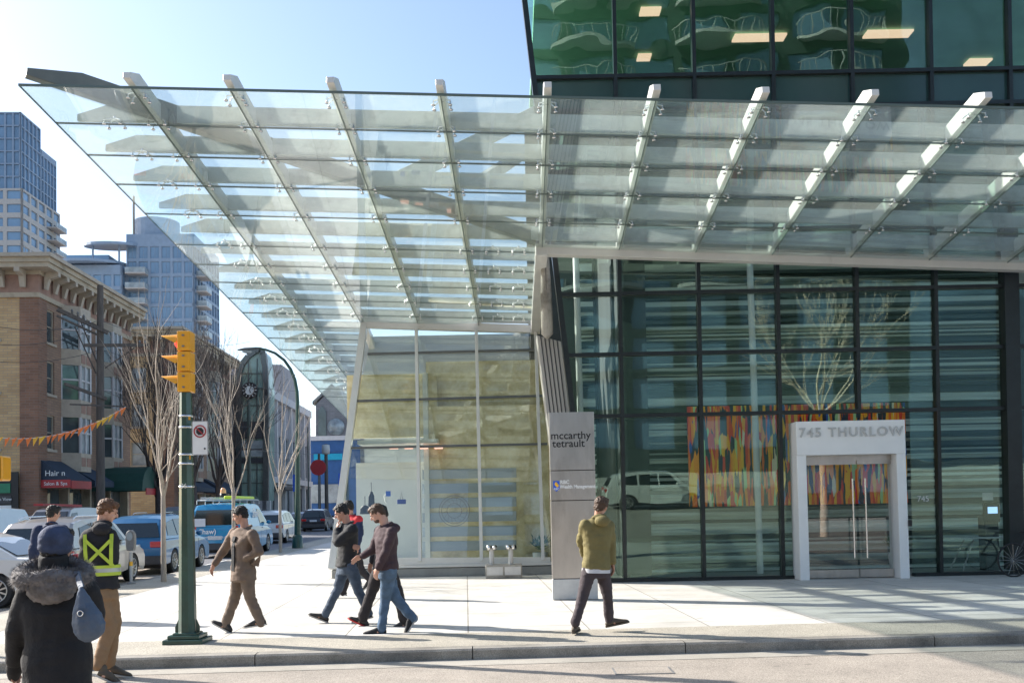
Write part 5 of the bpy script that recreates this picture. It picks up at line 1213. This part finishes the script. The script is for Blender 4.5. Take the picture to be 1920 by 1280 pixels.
# ---------------------------------------------------------------- people
pbr('skin',(.50,.27,.19),.55,0,.06,12); pbr('skin_light',(.58,.33,.24),.55,0,.06,12)
pbr('lips',(.38,.13,.11),.5,0,0); pbr('eye_dark',(.02,.015,.012),.2,0,0)
pbr('hair_black',(.012,.010,.009),.55,0,.3,40,.5,120); pbr('hair_brown',(.075,.04,.022),.55,0,.35,40,.5,120); pbr('hair_auburn',(.14,.065,.03),.55,0,.35,40,.5,120)
def cloth(n,c,v=.12,bump=.25): pbr(n,c,.85,0,v,9,bump,60)
cloth('coat_black',(.010,.010,.012)); cloth('jacket_navy',(.018,.03,.075)); cloth('hoodie_black',(.016,.016,.020)); cloth('pants_tan',(.25,.155,.085)); cloth('jacket_brown',(.165,.115,.085)); cloth('pants_brown',(.165,.12,.09))
cloth('jacket_grey',(.02,.021,.024)); cloth('jeans',(.075,.125,.195),.3); cloth('jeans_dark',(.055,.08,.12),.3); cloth('hoodie_maroon',(.055,.032,.038)); cloth('pants_black',(.022,.018,.02)); cloth('jacket_green',(.175,.145,.055)); cloth('pants_charcoal',(.055,.042,.048)); cloth('red_cloth',(.55,.03,.04)); cloth('shirt_white',(.6,.6,.62)); cloth('beanie',(.035,.05,.10),.4); cloth('fur',(.13,.12,.12),.6)
pbr('shoe_dark',(.025,.022,.02),.5,0,.2,9); pbr('sole_pale',(.45,.43,.40),.7,0,0); pbr('sole_red',(.55,.03,.03),.5,0,0); pbr('boot_brown',(.09,.07,.05),.7,0,.2,9); pbr('bag_blue',(.07,.10,.15),.6,0,.2,7,.4,30)
pbr('vest_yellow',(.50,.62,.06),.6,0,.06,9); pbr('vest_silver',(.45,.47,.45),.35,.3,0)
def fuse(mb,name,mat,par,vox=.012,sm=2,nz=0,nf=9.,top=None,**kw):
    me=bpy.data.meshes.new('tmp'); me.from_pydata([tuple(p) for p in mb.v],[],mb.f); me.update(); o=bpy.data.objects.new('tmp',me); C.objects.link(o)
    m=o.modifiers.new('r','REMESH'); m.mode='VOXEL'; m.voxel_size=vox; m.use_smooth_shade=True
    if sm: s=o.modifiers.new('s','SMOOTH'); s.factor=.5; s.iterations=sm
    bpy.context.view_layer.update(); r=bpy.data.meshes.new_from_object(o.evaluated_get(bpy.context.evaluated_depsgraph_get())); bpy.data.objects.remove(o); bpy.data.meshes.remove(me)
    if nz:
        for v in r.vertices:
            p=v.co; q=V((p.x*nf,p.y*nf,p.z*nf*1.7)); a=noise.noise(q)+.5*noise.noise(q*2.3+V((5,1,3))); ridge=1-abs(noise.noise(V((p.x*nf*1.2+7,p.y*nf*1.2,p.z*nf*2.4))))*2
            v.co=p+v.normal*nz*(a*.8+ridge*.45-.1)
    b=MB(); b.v=[v.co.copy() for v in r.vertices]; b.f=[list(p.vertices) for p in r.polygons]; b.m=[0]*len(b.f); b.s=[True]*len(b.f); bpy.data.meshes.remove(r)
    return b.build(name,mat,par,**kw)
def limb(m,pts,rs,n=12):
    # finely interpolated tapered limb
    P=[];Q=[]
    for i in range(len(pts)-1):
        for k in range(4): t=k/4; P.append(pts[i].lerp(pts[i+1],t)); Q.append(rs[i]*(1-t)+rs[i+1]*t)
    P.append(pts[-1]);Q.append(rs[-1])
    for p,r in zip(P,Q): m.ell(p,(r,r,r),n,8)
    m.tube(P,Q,n)
def loft(m,secs,fwd,n=18):
    rs=[]
    for c,side,hw,hd in secs:
        side=side.normalized(); f=(fwd-side*fwd.dot(side)).normalized()
        rs.append([c+side*hw*math.copysign(abs(math.cos(a))**.85,math.cos(a))+f*hd*math.copysign(abs(math.sin(a))**.85,math.sin(a)) for a in [2*PI*k/n for k in range(n)]])
    m.rings(rs)
def hand(m,w,d,pn,s=1.,side=1,curl=.6):
    """w wrist, d direction, pn palm normal (towards palm), side thumb side"""
    d=d.normalized(); x=d.cross(pn).normalized()*side; pn=x.cross(d).normalized()*side if side<0 else x.cross(d).normalized()
    c=w+d*.045*s
    M3=Matrix((x,pn,d)).transposed()
    m.ell(c,(.040*s,.016*s,.052*s),12,8,M=M3); m.ell(w+d*.012,(.028*s,.02*s,.03*s),10,6,M=M3)
    for k in range(4):
        o=c+x*(-.033+.022*k)*s+d*.038*s; L=(.032,.037,.035,.027)[k]*s; dd=d.copy(); p=[o]
        for j in range(3):
            a=curl*(.5+.35*j); dd=(d*math.cos(a)+pn*math.sin(a)).normalized(); p.append(p[-1]+dd*L*(1,.75,.6)[j]); 
        m.tube(p,[.0088*s,.0082*s,.0075*s,.0065*s],7); 
        for q in p[1:]: m.ell(q,(.0075*s,)*3,6,4)
    p=[w+d*.02*s+x*.028*s,w+d*.045*s+x*.05*s+pn*.012,w+d*.072*s+x*.055*s+pn*.026,w+d*.09*s+x*.048*s+pn*.034]; m.tube(p,[.013*s,.0115*s,.0095*s,.008*s],8)
def person(label,Yd,J,face,mats,top='jacket',shoe=None,sole='sole_pale',hscale=1.,build=1.,legw=1.,hair='hair_black',skin='skin',nz=.011,topw=1.,group=None,hem=.0,curl=.7,hair_cut=True,vox=.013,armw=1.,lookdz=0.,bootcut=1.):
    D={}
    for k,v in J.items():
        D[k]=at(v[0],v[1],Yd+(v[2] if len(v)>2 else 0))
    px=D['hip']; root_xy=V((D['pelL'].x+D['pelR'].x,D['pelL'].y+D['pelR'].y,0))/2 if 'pelL' in D else px
    side=(D['shR']-D['shL']); side.z*=.3; sid=side.normalized()
    hs=(D['pelR']-D['pelL']).normalized()
    fwd=V((0,0,1)).cross(sid).normalized()       # right x ... -> facing when side = right direction
    f=V(face).normalized()
    if fwd.dot(f)<0: fwd=-fwd
    pel=(D['pelL']+D['pelR'])/2; shm=(D['shL']+D['shR'])/2; nk=D['nk']; hd=D['hd']
    k=build; hwS=max(.175,min(.235,(D['shR']-D['shL']).length/2+.025))*k
    # --- skin body
    m=MB(); up=(hd-nk).normalized()
    fr=(f-up*f.dot(up)).normalized(); rt=fr.cross(up).normalized(); MH=Matrix((rt,fr,up)).transposed(); h=hscale
    hc=hd
    m.ell(hc+MH@V((0,-.012,.025))*h,(.074*h,.093*h,.088*h),20,14,M=MH)
    m.ell(hc+MH@V((0,.022,-.035))*h,(.058*h,.066*h,.078*h),18,12,M=MH)
    m.ell(hc+MH@V((0,.058,-.082))*h,(.027*h,.026*h,.022*h),10,8,M=MH)      # chin
    m.ell(hc+MH@V((0,.094,-.012))*h,(.011*h,.020*h,.024*h),8,6,M=MH); m.ell(hc+MH@V((0,.106,-.025))*h,(.015*h,.013*h,.010*h),8,6,M=MH)   # nose
    m.ell(hc+MH@V((0,.075,.03))*h,(.05*h,.016*h,.012*h),10,6,M=MH)         # brow
    for s in(-1,1):
        m.ell(hc+MH@V((s*.075,-.008,-.012))*h,(.011*h,.019*h,.031*h),8,8,M=MH); m.ell(hc+MH@V((s*.04,.058,-.028))*h,(.02*h,.02*h,.018*h),8,6,M=MH)
    limb(m,[hc+MH@V((0,-.03,-.05))*h,nk+V((0,0,.0)),nk+V((0,0,-.06))],[.056*k,.056*k,.07*k])
    secs=[(pel+V((0,0,-.06)),hs,.15*k,.10*k),(pel,hs,.16*k,.115*k),(pel.lerp(shm,.35),hs.lerp(sid,.4),.135*k,.095*k),(pel.lerp(shm,.7),sid,.165*k,.11*k),(shm+V((0,0,-.03)),sid,.17*k,.10*k),(shm+V((0,0,.035)),sid,.10*k,.07*k)]
    loft(m,secs,fwd)
    for s in'LR':
        aw=armw
        limb(m,[D['sh'+s],D['el'+s],D['wr'+s]],[.052*k,.040*k,.026*k])
        d=(D['wr'+s]-D['el'+s]).normalized(); hdn=D.get('ha'+s); dd=(hdn-D['wr'+s]).normalized() if hdn else d
        inw=(pel-D['wr'+s]); inw.z=0; inw=(inw-dd*inw.dot(dd)).normalized(); sgn=1 if (dd.cross(inw)).dot(fwd)>0 else -1
        hand(m,D['wr'+s]+dd*.012,dd,inw,1.,sgn,curl)
        limb(m,[D['pel'+s],D['kn'+s],D['an'+s]],[.085*k,.055*k,.038*k])
        ft=(D['to'+s]-D['he'+s]); 
        m.ell(D['he'+s].lerp(D['to'+s],.45)+V((0,0,.045)),(.04,.04,.03),8,6)
    body=fuse(m,'person',skin,None,vox=.0075,sm=1,label=label,cat='person',group=group,origin=(pel.x,pel.y,0))
    root=body
    for s in(-1,1): MB().ell(hc+MH@V((s*.030,.079,.006))*h,(.009*h,.006*h,.0045*h),8,6,M=MH).build('eye','eye_dark',root)
    MB().ell(hc+MH@V((0,.086,-.055))*h,(.022*h,.009*h,.006*h),10,6,M=MH).build('mouth','lips',root)
    m=MB()
    for s in(-1,1): m.bar(hc+MH@V((s*.014,.091,.026))*h,hc+MH@V((s*.046,.076,.030))*h,.005,.005)
    if hair: m.build('eyebrow',hair,root)
    if hair:
        m=MB(); m.ell(hc+MH@V((0,-.025,.045))*h,(.083*h,.095*h,.085*h),18,12,M=MH); m.ell(hc+MH@V((0,-.055,-.005))*h,(.070*h,.058*h,.072*h),14,10,M=MH); m.ell(hc+MH@V((.02,.030,.088))*h,(.058*h,.05*h,.036*h),12,8,M=MH)
        for s in(-1,1): m.ell(hc+MH@V((s*.071,.004,.028))*h,(.012*h,.026*h,.042*h),8,6,M=MH)
        fuse(m,'hair',hair,root,vox=.008,sm=1,nz=.016,nf=42)
    # --- trousers
    m=MB(); lw=legw
    loft(m,[(pel+V((0,0,-.14)),hs,.155*k*lw,.115*k*lw),(pel+V((0,0,-.05)),hs,.17*k,.125*k),(pel+V((0,0,.04)),hs,.165*k,.12*k),(pel+V((0,0,.1)),hs,.155*k,.11*k)],fwd)
    for s in'LR':
        an=D['an'+s]; kn=D['kn'+s]; pe=D['pel'+s]; an2=an+(an-kn).normalized()*.03
        limb(m,[pe+V((0,0,-.02)),pe.lerp(kn,.5),kn,kn.lerp(an2,.5),an2],[.098*k*lw,.088*k*lw,.070*k*lw,.063*k*lw,.058*lw*bootcut],14)
    fuse(m,'trousers',mats[1],root,vox=vox,sm=2,nz=nz,nf=6.5)
    # --- top
    m=MB(); w_=topw
    he=V((0,0,hem))
    loft(m,[(pel+V((0,0,-.03))-he,hs,.188*k*w_,.148*k*w_),(pel+V((0,0,.03)),hs,.182*k*w_,.14*k*w_),(pel.lerp(shm,.35),hs.lerp(sid,.4),.168*k*w_,.122*k*w_),(pel.lerp(shm,.72),sid,.192*k*w_,.132*k*w_),(shm+V((0,0,-.03)),sid,hwS+.03,.112*k),(shm+V((0,0,.02)),sid,hwS,.098*k),(shm+V((0,0,.065)),sid,.12*k,.085*k),(nk+V((0,0,.0)),sid,.070*k,.068*k)],fwd)
    for s in'LR':
        w3=D['wr'+s]; e3=D['el'+s]
        limb(m,[D['sh'+s],D['sh'+s].lerp(e3,.5),e3,e3.lerp(w3,.5),e3.lerp(w3,.96)],[.074*k*armw,.066*k*armw,.060*k*armw,.052*k*armw,.046*k*armw],14)
    fuse(m,top,mats[0],root,vox=vox,sm=2,nz=nz*1.15,nf=6)
    if 'hoodie' in top or top in('jacket','coat'):
        m=MB(); n=16; cc=nk+V((0,0,-.012))-fwd*.01; rr_=.078
        pts=[cc+fwd*math.cos(2*PI*i/n)*rr_*1.0+sid*math.sin(2*PI*i/n)*rr_+V((0,0,.012-.028*math.cos(2*PI*i/n))) for i in range(n+1)]
        m.tube(pts,[.024 if top=='hoodie' else .018]*(n+1),8)
        if top=='hoodie': m.ell(cc-fwd*.105+V((0,0,-.03)),(.10,.075,.07),14,8)
        fuse(m,'collar',mats[0],root,vox=.010,sm=1,nz=.004,nf=14)
    # --- shoes
    for s in'LR':
        he_,to=D['he'+s],D['to'+s]; d=(to-he_); L=max(d.length,.2); 
        if d.length<.01: d=f*.2
        d=d.normalized(); L=.275
        sd_=d.cross(V((0,0,1))).normalized(); u_=sd_.cross(d).normalized(); base=he_
        m=MB(); rs=[]
        for t_,hw_,hh in((-.02,.026,.05),(.03,.037,.085),(.10,.038,.092),(.16,.042,.068),(.22,.048,.048),(.265,.040,.036),(.29,.018,.022)):
            rs.append([base+d*t_+sd_*hw_*math.cos(a)+u_*(hh/2+hh/2*math.sin(a)+.012) for a in[2*PI*i/12 for i in range(12)]])
        m.rings(rs); m.ell(D['an'+s].lerp(base+d*.06+u_*.07,.55),(.045,.045,.05),10,8)
        so_=fuse(m,'shoe',shoe or 'shoe_dark',root,vox=.010,sm=1)
        m=MB(); rs=[]
        for z_ in(0,.018): rs.append([base+d*t_+sd_*w2*1.06+u_*z_ for t_,w2 in((-.025,.018),(.03,.036),(.12,.038),(.2,.046),(.265,.042),(.298,.016),(.298,-.016),(.265,-.042),(.2,-.046),(.12,-.038),(.03,-.036),(-.025,-.018))])
        m.rings(rs,sm=False); m.build('sole',sole,so_)
    return dict(root=root,D=D,fwd=fwd,sid=sid,hc=hc,MH=MH,pel=pel,shm=shm,nk=nk,h=h,hs=hs)
WG='people walking on the corner pavement'
# man in brown jacket
p=person('man in a brown jacket and brown trousers striding left past the green signal pole',12.75,dict(hd=(450,966),nk=(459,989),shL=(473,1001,-.16),shR=(440,998,.17),elL=(486,1034,-.22),wrL=(461,1046,-.16),haL=(452,1050,-.10),elR=(419,1032,.22),wrR=(402,1057,.14),haR=(397,1068,.10),hip=(456,1071),pelL=(462,1070,-.09),pelR=(450,1070,.09),knL=(469,1120,-.08),anL=(488,1163,-.08),heL=(497,1171,-.08),toL=(460,1177,-.09),knR=(441,1118,.08),anR=(424,1166,.08),heR=(430,1186,.07),toR=(404,1171,.06)),(-1,-.1,-.02),('jacket_brown','pants_brown'),hem=.10,topw=1.08,legw=1.08,group=WG)
m=MB(); m.prism([at(488,1040,12.6),at(470,1058,12.6),at(484,1062,12.62),at(487,1050,12.62)],(0,.03,0)).build('jacket_tail','jacket_brown',p['root'])
D=p['D']; m=MB()
for k_ in range(7):
    q0=p['pel'].lerp(p['shm'],.02+.13*k_)+p['fwd']*.148; q1=p['pel'].lerp(p['shm'],.02+.13*(k_+1))+p['fwd']*(.150 if k_<5 else .125); m.bar(q0,q1,.07,.02,up=p['fwd'])
m.build('shirt_front','jacket_grey',p['root']); m=MB()
c_=p['nk'].lerp(p['pel'],.16)+p['fwd']*.105; m.ell(c_-p['fwd']*.015,(.022,.02,.05),10,8); m.build('shirt','jacket_grey',p['root'])
# dark jacket, jeans, hand at chin
p=person('dark haired man in a grey black jacket and jeans holding his hand to his chin',13.55,dict(hd=(640,961),nk=(651,981),shL=(661,992,-.15),shR=(643,990,.16),elL=(634,1016,-.2),wrL=(632,992,-.06),haL=(633,983,-.02),elR=(632,1014,.12),wrR=(655,1022,-.1),haR=(663,1024,-.14),hip=(652,1057),pelL=(657,1058,-.08),pelR=(646,1058,.08),knL=(671,1104,-.07),anL=(690,1146,-.05),heL=(697,1158,-.05),toL=(668,1166,-.06),knR=(634,1102,.08),anR=(612,1148,.08),heR=(612,1166,.08),toR=(583,1155,.08)),(-1,-.12,-.30),('jacket_grey','jeans_dark'),armw=1.12,topw=1.0,group=WG)
# red shouldered jacket behind
p=person('person with a red shouldered black jacket walking behind the man with hand at chin',17.2,dict(hd=(652,951),nk=(657,966),shL=(672,974,-.1),shR=(650,974,.12),elL=(676,1000,-.14),wrL=(671,1022,-.2),elR=(646,998,.2),wrR=(641,1018,.1),hip=(660,1035),pelL=(666,1036,-.08),pelR=(655,1036,.08),knL=(678,1070,-.06),anL=(695,1086,-.05),heL=(702,1089,-.05),toL=(690,1100,-.05),knR=(652,1078,.08),anR=(644,1108,.08),heR=(648,1116,.08),toR=(628,1114,.08)),(-1,.2,0),('jacket_navy','pants_black'),group=WG)
m=MB(); loft(m,[(p['shm']+V((0,0,-.07)),p['sid'],.21,.135),(p['shm']+V((0,0,.0)),p['sid'],.205,.125),(p['shm']+V((0,0,.055)),p['sid'],.125,.095),(p['nk']+V((0,0,.015)),p['sid'],.078,.078)],p['fwd'])
for s in'LR': m.ell(p['D']['sh'+s],(.088,.088,.085),12,8)
fuse(m,'red_yoke','red_cloth',p['root'],vox=.012,sm=2)
# hoodie man with blue jeans
p=person('bearded man in a dark maroon hoodie and light blue jeans walking left',12.4,dict(hd=(707,963),nk=(722,984),shL=(735,996,-.14),shR=(713,994,.17),elL=(723,1034,-.20),wrL=(709,1064,-.19),haL=(706,1073,-.18),elR=(700,1030,.22),wrR=(679,1042,.2),haR=(671,1046,.2),hip=(726,1062),pelL=(730,1064,-.08),pelR=(721,1064,.08),knL=(722,1122,.03),anL=(716,1174,0),heL=(722,1189,0),toL=(692,1190,-.02),knR=(742,1120,.08),anR=(772,1156,.08),heR=(782,1158,.08),toR=(766,1184,.06)),(-1,-.15,-.12),('hoodie_maroon','jeans'),top='hoodie',hair='hair_brown',skin='skin_light',shoe='jacket_grey',legw=1.02,group=WG)
m=MB(); m.ell(p['hc']+p['MH']@V((0,.045,-.075)),(.052,.048,.032),12,8,M=p['MH']); m.build('beard','hair_brown',p['root'])
# black trousers with red soles behind
p=person('man in dark clothes and red soled shoes half hidden behind the hoodie man',13.15,dict(hd=(713,964),nk=(722,984),shL=(733,994,-.1),shR=(712,994,.15),elL=(738,1024,-.05),wrL=(734,1052,-.02),elR=(706,1028,.2),wrR=(698,1052,.2),hip=(722,1062),pelL=(726,1064,-.08),pelR=(714,1064,.08),knL=(746,1110,-.06),anL=(757,1156,-.05),heL=(768,1174,-.05),toL=(742,1180,-.07),knR=(697,1108,.08),anR=(682,1152,.08),heR=(687,1176,.08),toR=(658,1162,.08)),(-1,-.1,-.1),('hoodie_black','pants_black'),sole='sole_red',legw=1.15,bootcut=1.15,group=WG)
# green jacket, seen from behind
p=person('man in an olive green jacket seen from behind walking past the metal sign slab',11.95,dict(hd=(1127,949),nk=(1122,970),shL=(1097,983,-.03),shR=(1142,984,.08),elL=(1089,1016,.10),wrL=(1096,1040,.22),elR=(1147,1024,.10),wrR=(1149,1054,.06),haR=(1150,1064,.06),hip=(1118,1062),pelL=(1106,1062,-.02),pelR=(1129,1062,.05),knL=(1093,1117,-.05),anL=(1080,1162,-.12),heL=(1076,1187,-.14),toL=(1083,1181,.12),knR=(1139,1116,.10),anR=(1142,1157,.16),heR=(1139,1175,.15),toR=(1166,1169,.18)),(.55,1,0),('jacket_green','pants_charcoal'),top='hoodie',hair='hair_brown',shoe='boot_brown',sole='boot_brown',legw=1.0,bootcut=1.05,topw=1.0,group=WG)
loft_=MB(); loft(loft_,[(p['pel']+V((0,0,-.075)),p['hs'],.186,.146),(p['pel']+V((0,0,-.02)),p['hs'],.184,.142)],p['fwd']); loft_.build('shirt_hem','shirt_white',p['root'])
w_=p['D']['wrR']; MB().prism([w_+V((-.10,.03,.12)),w_+V((.0,.02,-.10)),w_+V((-.06,.03,-.16)),w_+V((-.15,.04,.05))],(0,.015,0)).build('folder','shirt_white',p['root'])
h_=p['hc']+p['MH']@V((.0,.09,-.055)); MB().tube([h_,h_+p['MH']@V((0,.08,.0))],.004,6).build('cigarette','shirt_white',p['root'])
# hi-vis man
p=person('young man with auburn hair in a black hoodie and yellow reflective vest',10.0,dict(hd=(203,958),nk=(192,983),shL=(165,1005,-.05),shR=(207,1004,.02),elL=(158,1055,-.1),wrL=(170,1095,-.05),elR=(210,1058,.10),wrR=(212,1098,.05),haR=(210,1108,.02),hip=(190,1092),pelL=(178,1096,-.06),pelR=(200,1096,.05),knL=(206,1172,.05),anL=(186,1242,-.02),heL=(183,1268,-.05),toL=(210,1280,.0),knR=(214,1168,.15),anR=(205,1238,.2),heR=(196,1262,.2),toR=(222,1266,.22)),(1,.35,-.05),('hoodie_black','pants_tan'),top='hoodie',hair='hair_auburn',skin='skin_light',shoe='boot_brown',legw=1.08,topw=1.02,group=WG)
def ringband(p,z0,z1,mat,name,k=1.,mid=None):
    a=p['pel'].lerp(p['shm'],z0); b=p['pel'].lerp(p['shm'],z1); m=MB(); loft(m,[(a,p['sid'],.205*k,.152*k),(b,p['sid'],.205*k,.152*k)],p['fwd']); return m.build(name,mat,p['root'])
ringband(p,.20,.27,'vest_yellow','vest_band'); ringband(p,.27,.35,'vest_silver','vest_band',1.005); ringband(p,.35,.41,'vest_yellow','vest_band')
bk=-p['fwd']; sd_=p['sid']
for x0,x1 in((.12,.13),(-.12,-.13)):
    for q in(1,-1):
        m=MB(); A_=p['pel'].lerp(p['shm'],.4)+sd_*x0+bk*q*.155; B_=p['pel'].lerp(p['shm'],1.04)+sd_*x1+bk*q*.085; mid=A_.lerp(B_,.55)+bk*q*.035; m.bar(A_,mid,.035,.02,up=bk); m.bar(mid+(A_-mid)*.03,B_,.035,.02,up=bk); m.build('vest_strap','vest_yellow',p['root'])
for q in(1,-1):
    A_=p['pel'].lerp(p['shm'],.4)+sd_*.14*q+bk*(.157+.002*q);B_=p['pel'].lerp(p['shm'],.92)-sd_*.12*q+bk*(.137+.002*q); MB().bar(A_,B_,.032,.012,up=bk).build('vest_strap','vest_yellow',p['root'])
# navy jacket man
p=person('dark haired man in a navy jacket seen from behind beyond the hooded woman',14.6,dict(hd=(101,962),nk=(97,982),shL=(73,995,-.05),shR=(118,995,.05),elL=(63,1032,-.1),wrL=(66,1066,.05),elR=(124,1032,.1),wrR=(119,1066,.15),hip=(95,1068),pelL=(85,1068,-.03),pelR=(106,1068,.03),knL=(82,1112,.0),anL=(80,1156,.0),heL=(79,1167,.0),toL=(88,1162,.25),knR=(110,1112,.1),anR=(112,1152,.2),heR=(112,1162,.2),toR=(120,1158,.45)),(.6,1,0),('jacket_navy','pants_black'),topw=1.15,build=1.1,armw=1.2,group=WG)
# woman in the foreground
p=person('woman in a long black coat with grey fur hood and dark blue beanie',6.,dict(hd=(108,1024),nk=(103,1078),shL=(58,1112,-.02),shR=(158,1108,.06),elL=(32,1180,-.02),wrL=(28,1238,.10),elR=(176,1150,.12),wrR=(140,1196,.28),hip=(108,1240),pelL=(84,1240,0),pelR=(132,1240,0),knL=(84,1360,.05),anL=(84,1470,0),heL=(84,1484,0),toL=(84,1478,.22),knR=(132,1360,.15),anR=(134,1460,.3),heR=(134,1480,.28),toR=(136,1470,.5)),(.35,1,0),('coat_black','pants_black'),top='coat',hair='hair_black',shoe='shoe_dark',sole='shoe_dark',build=1.02,topw=1.12,armw=1.2,hem=.38,nz=.008,group=WG)
m=MB(); MHw=p['MH']; hc=p['hc']
m.ell(hc+MHw@V((0,-.02,.045)),(.098,.112,.098),22,14,M=MHw); m.ell(hc+MHw@V((0,-.02,-.005)),(.099,.110,.055),22,10,M=MHw)
for q in'LR':
    gl=MB(); w2=p['D']['wr'+q]; d2=(w2-p['D']['el'+q]).normalized(); limb(gl,[w2-d2*.03,w2+d2*.07,w2+d2*.13],[.045,.052,.04])
    fuse(gl,'glove','coat_black',p['root'],vox=.011,sm=1)
sc_=MB(); sc_.tube([hc+MHw@V((0,-.03,-.05)),p['nk']+V((0,0,-.03))],[.085,.10],14); fuse(sc_,'scarf','coat_black',p['root'],vox=.011,sm=1,nz=.006,nf=20)
fuse(m,'beanie','beanie',p['root'],vox=.008,sm=1,nz=.003,nf=20)
m=MB(); fw=p['fwd']; sd_=p['sid']; rr=random.Random(9)
cc=p['nk']+V((0,0,.015))-fw*.05; n=40; core=[]
for i in range(n+1):
    a=2*PI*i/n; q=cc+sd_*math.sin(a)*.19-fw*math.cos(a)*.115+V((0,0,-.045*math.cos(a)+.035-.05*abs(math.sin(a)))); core.append(q)
m.tube(core,.052,10); m.ell(cc-fw*.06+V((0,0,-.08)),(.16,.10,.11),14,10)
fuse(m,'fur_trim','fur',p['root'],vox=.012,sm=1,nz=.012,nf=26)
m=MB()
for _ in range(5200):
    i=rr.randint(0,n-1); q=core[i].lerp(core[i+1],rr.random()); t_=(core[i+1]-core[i]).normalized(); a=rr.uniform(0,2*PI); x_=t_.cross(V((0,0,1))).normalized(); y_=x_.cross(t_); d=(x_*math.cos(a)+y_*math.sin(a)); s0=q+d*.045; s1=s0+(d+V((rr.uniform(-.5,.5),rr.uniform(-.5,.5),rr.uniform(-.6,.3)))).normalized()*rr.uniform(.022,.045); w__=t_*.0018
    m.add([s0-w__,s0+w__,s1],[(0,1,2)])
m.build('fur_hairs','fur',p['root'])
# shoulder bag
Yb=5.72; bt=thing('shoulder_bag','slouchy blue grey shoulder bag hanging on the back of the woman in black','bag',(at(163,1150,Yb).x,Yb,at(163,1205,Yb).z))
prof=[(152,1098,.010),(154,1112,.03),(158,1130,.055),(163,1150,.085),(166,1168,.098),(167,1184,.090),(166,1196,.06),(165,1203,.02)]
rs=[]
for px,py,r in prof:
    c=at(px,py,Yb); rs.append([c+V((r*math.cos(a)*(1+.05*math.sin(9*a)),r*.62*math.sin(a)*(1+.05*math.sin(9*a)),0)) for a in[2*PI*i/40 for i in range(40)]])
m=MB(); m.rings(rs); bb=fuse(m,'pouch','bag_blue',bt,vox=.008,sm=1,nz=.004,nf=18)
st=[at(x,y,Y_) for x,y,Y_ in((153,1102,5.72),(149,1090,5.76),(146,1078,5.84),(148,1072,5.98),(156,1075,6.15))]
m=MB()
for a_,b_ in zip(st[:-1],st[1:]): m.bar(a_,b_,.035,.012,up=(0,1,0))
m.build('strap','bag_blue',bt)
c=at(151,1149,Yb-.055); MB().lathe([(.014,0),(.019,0),(.019,.006),(.014,.006),(.014,0)],c,20,M=Matrix.Rotation(PI/2,3,'X')).build('ring','chrome',bt)
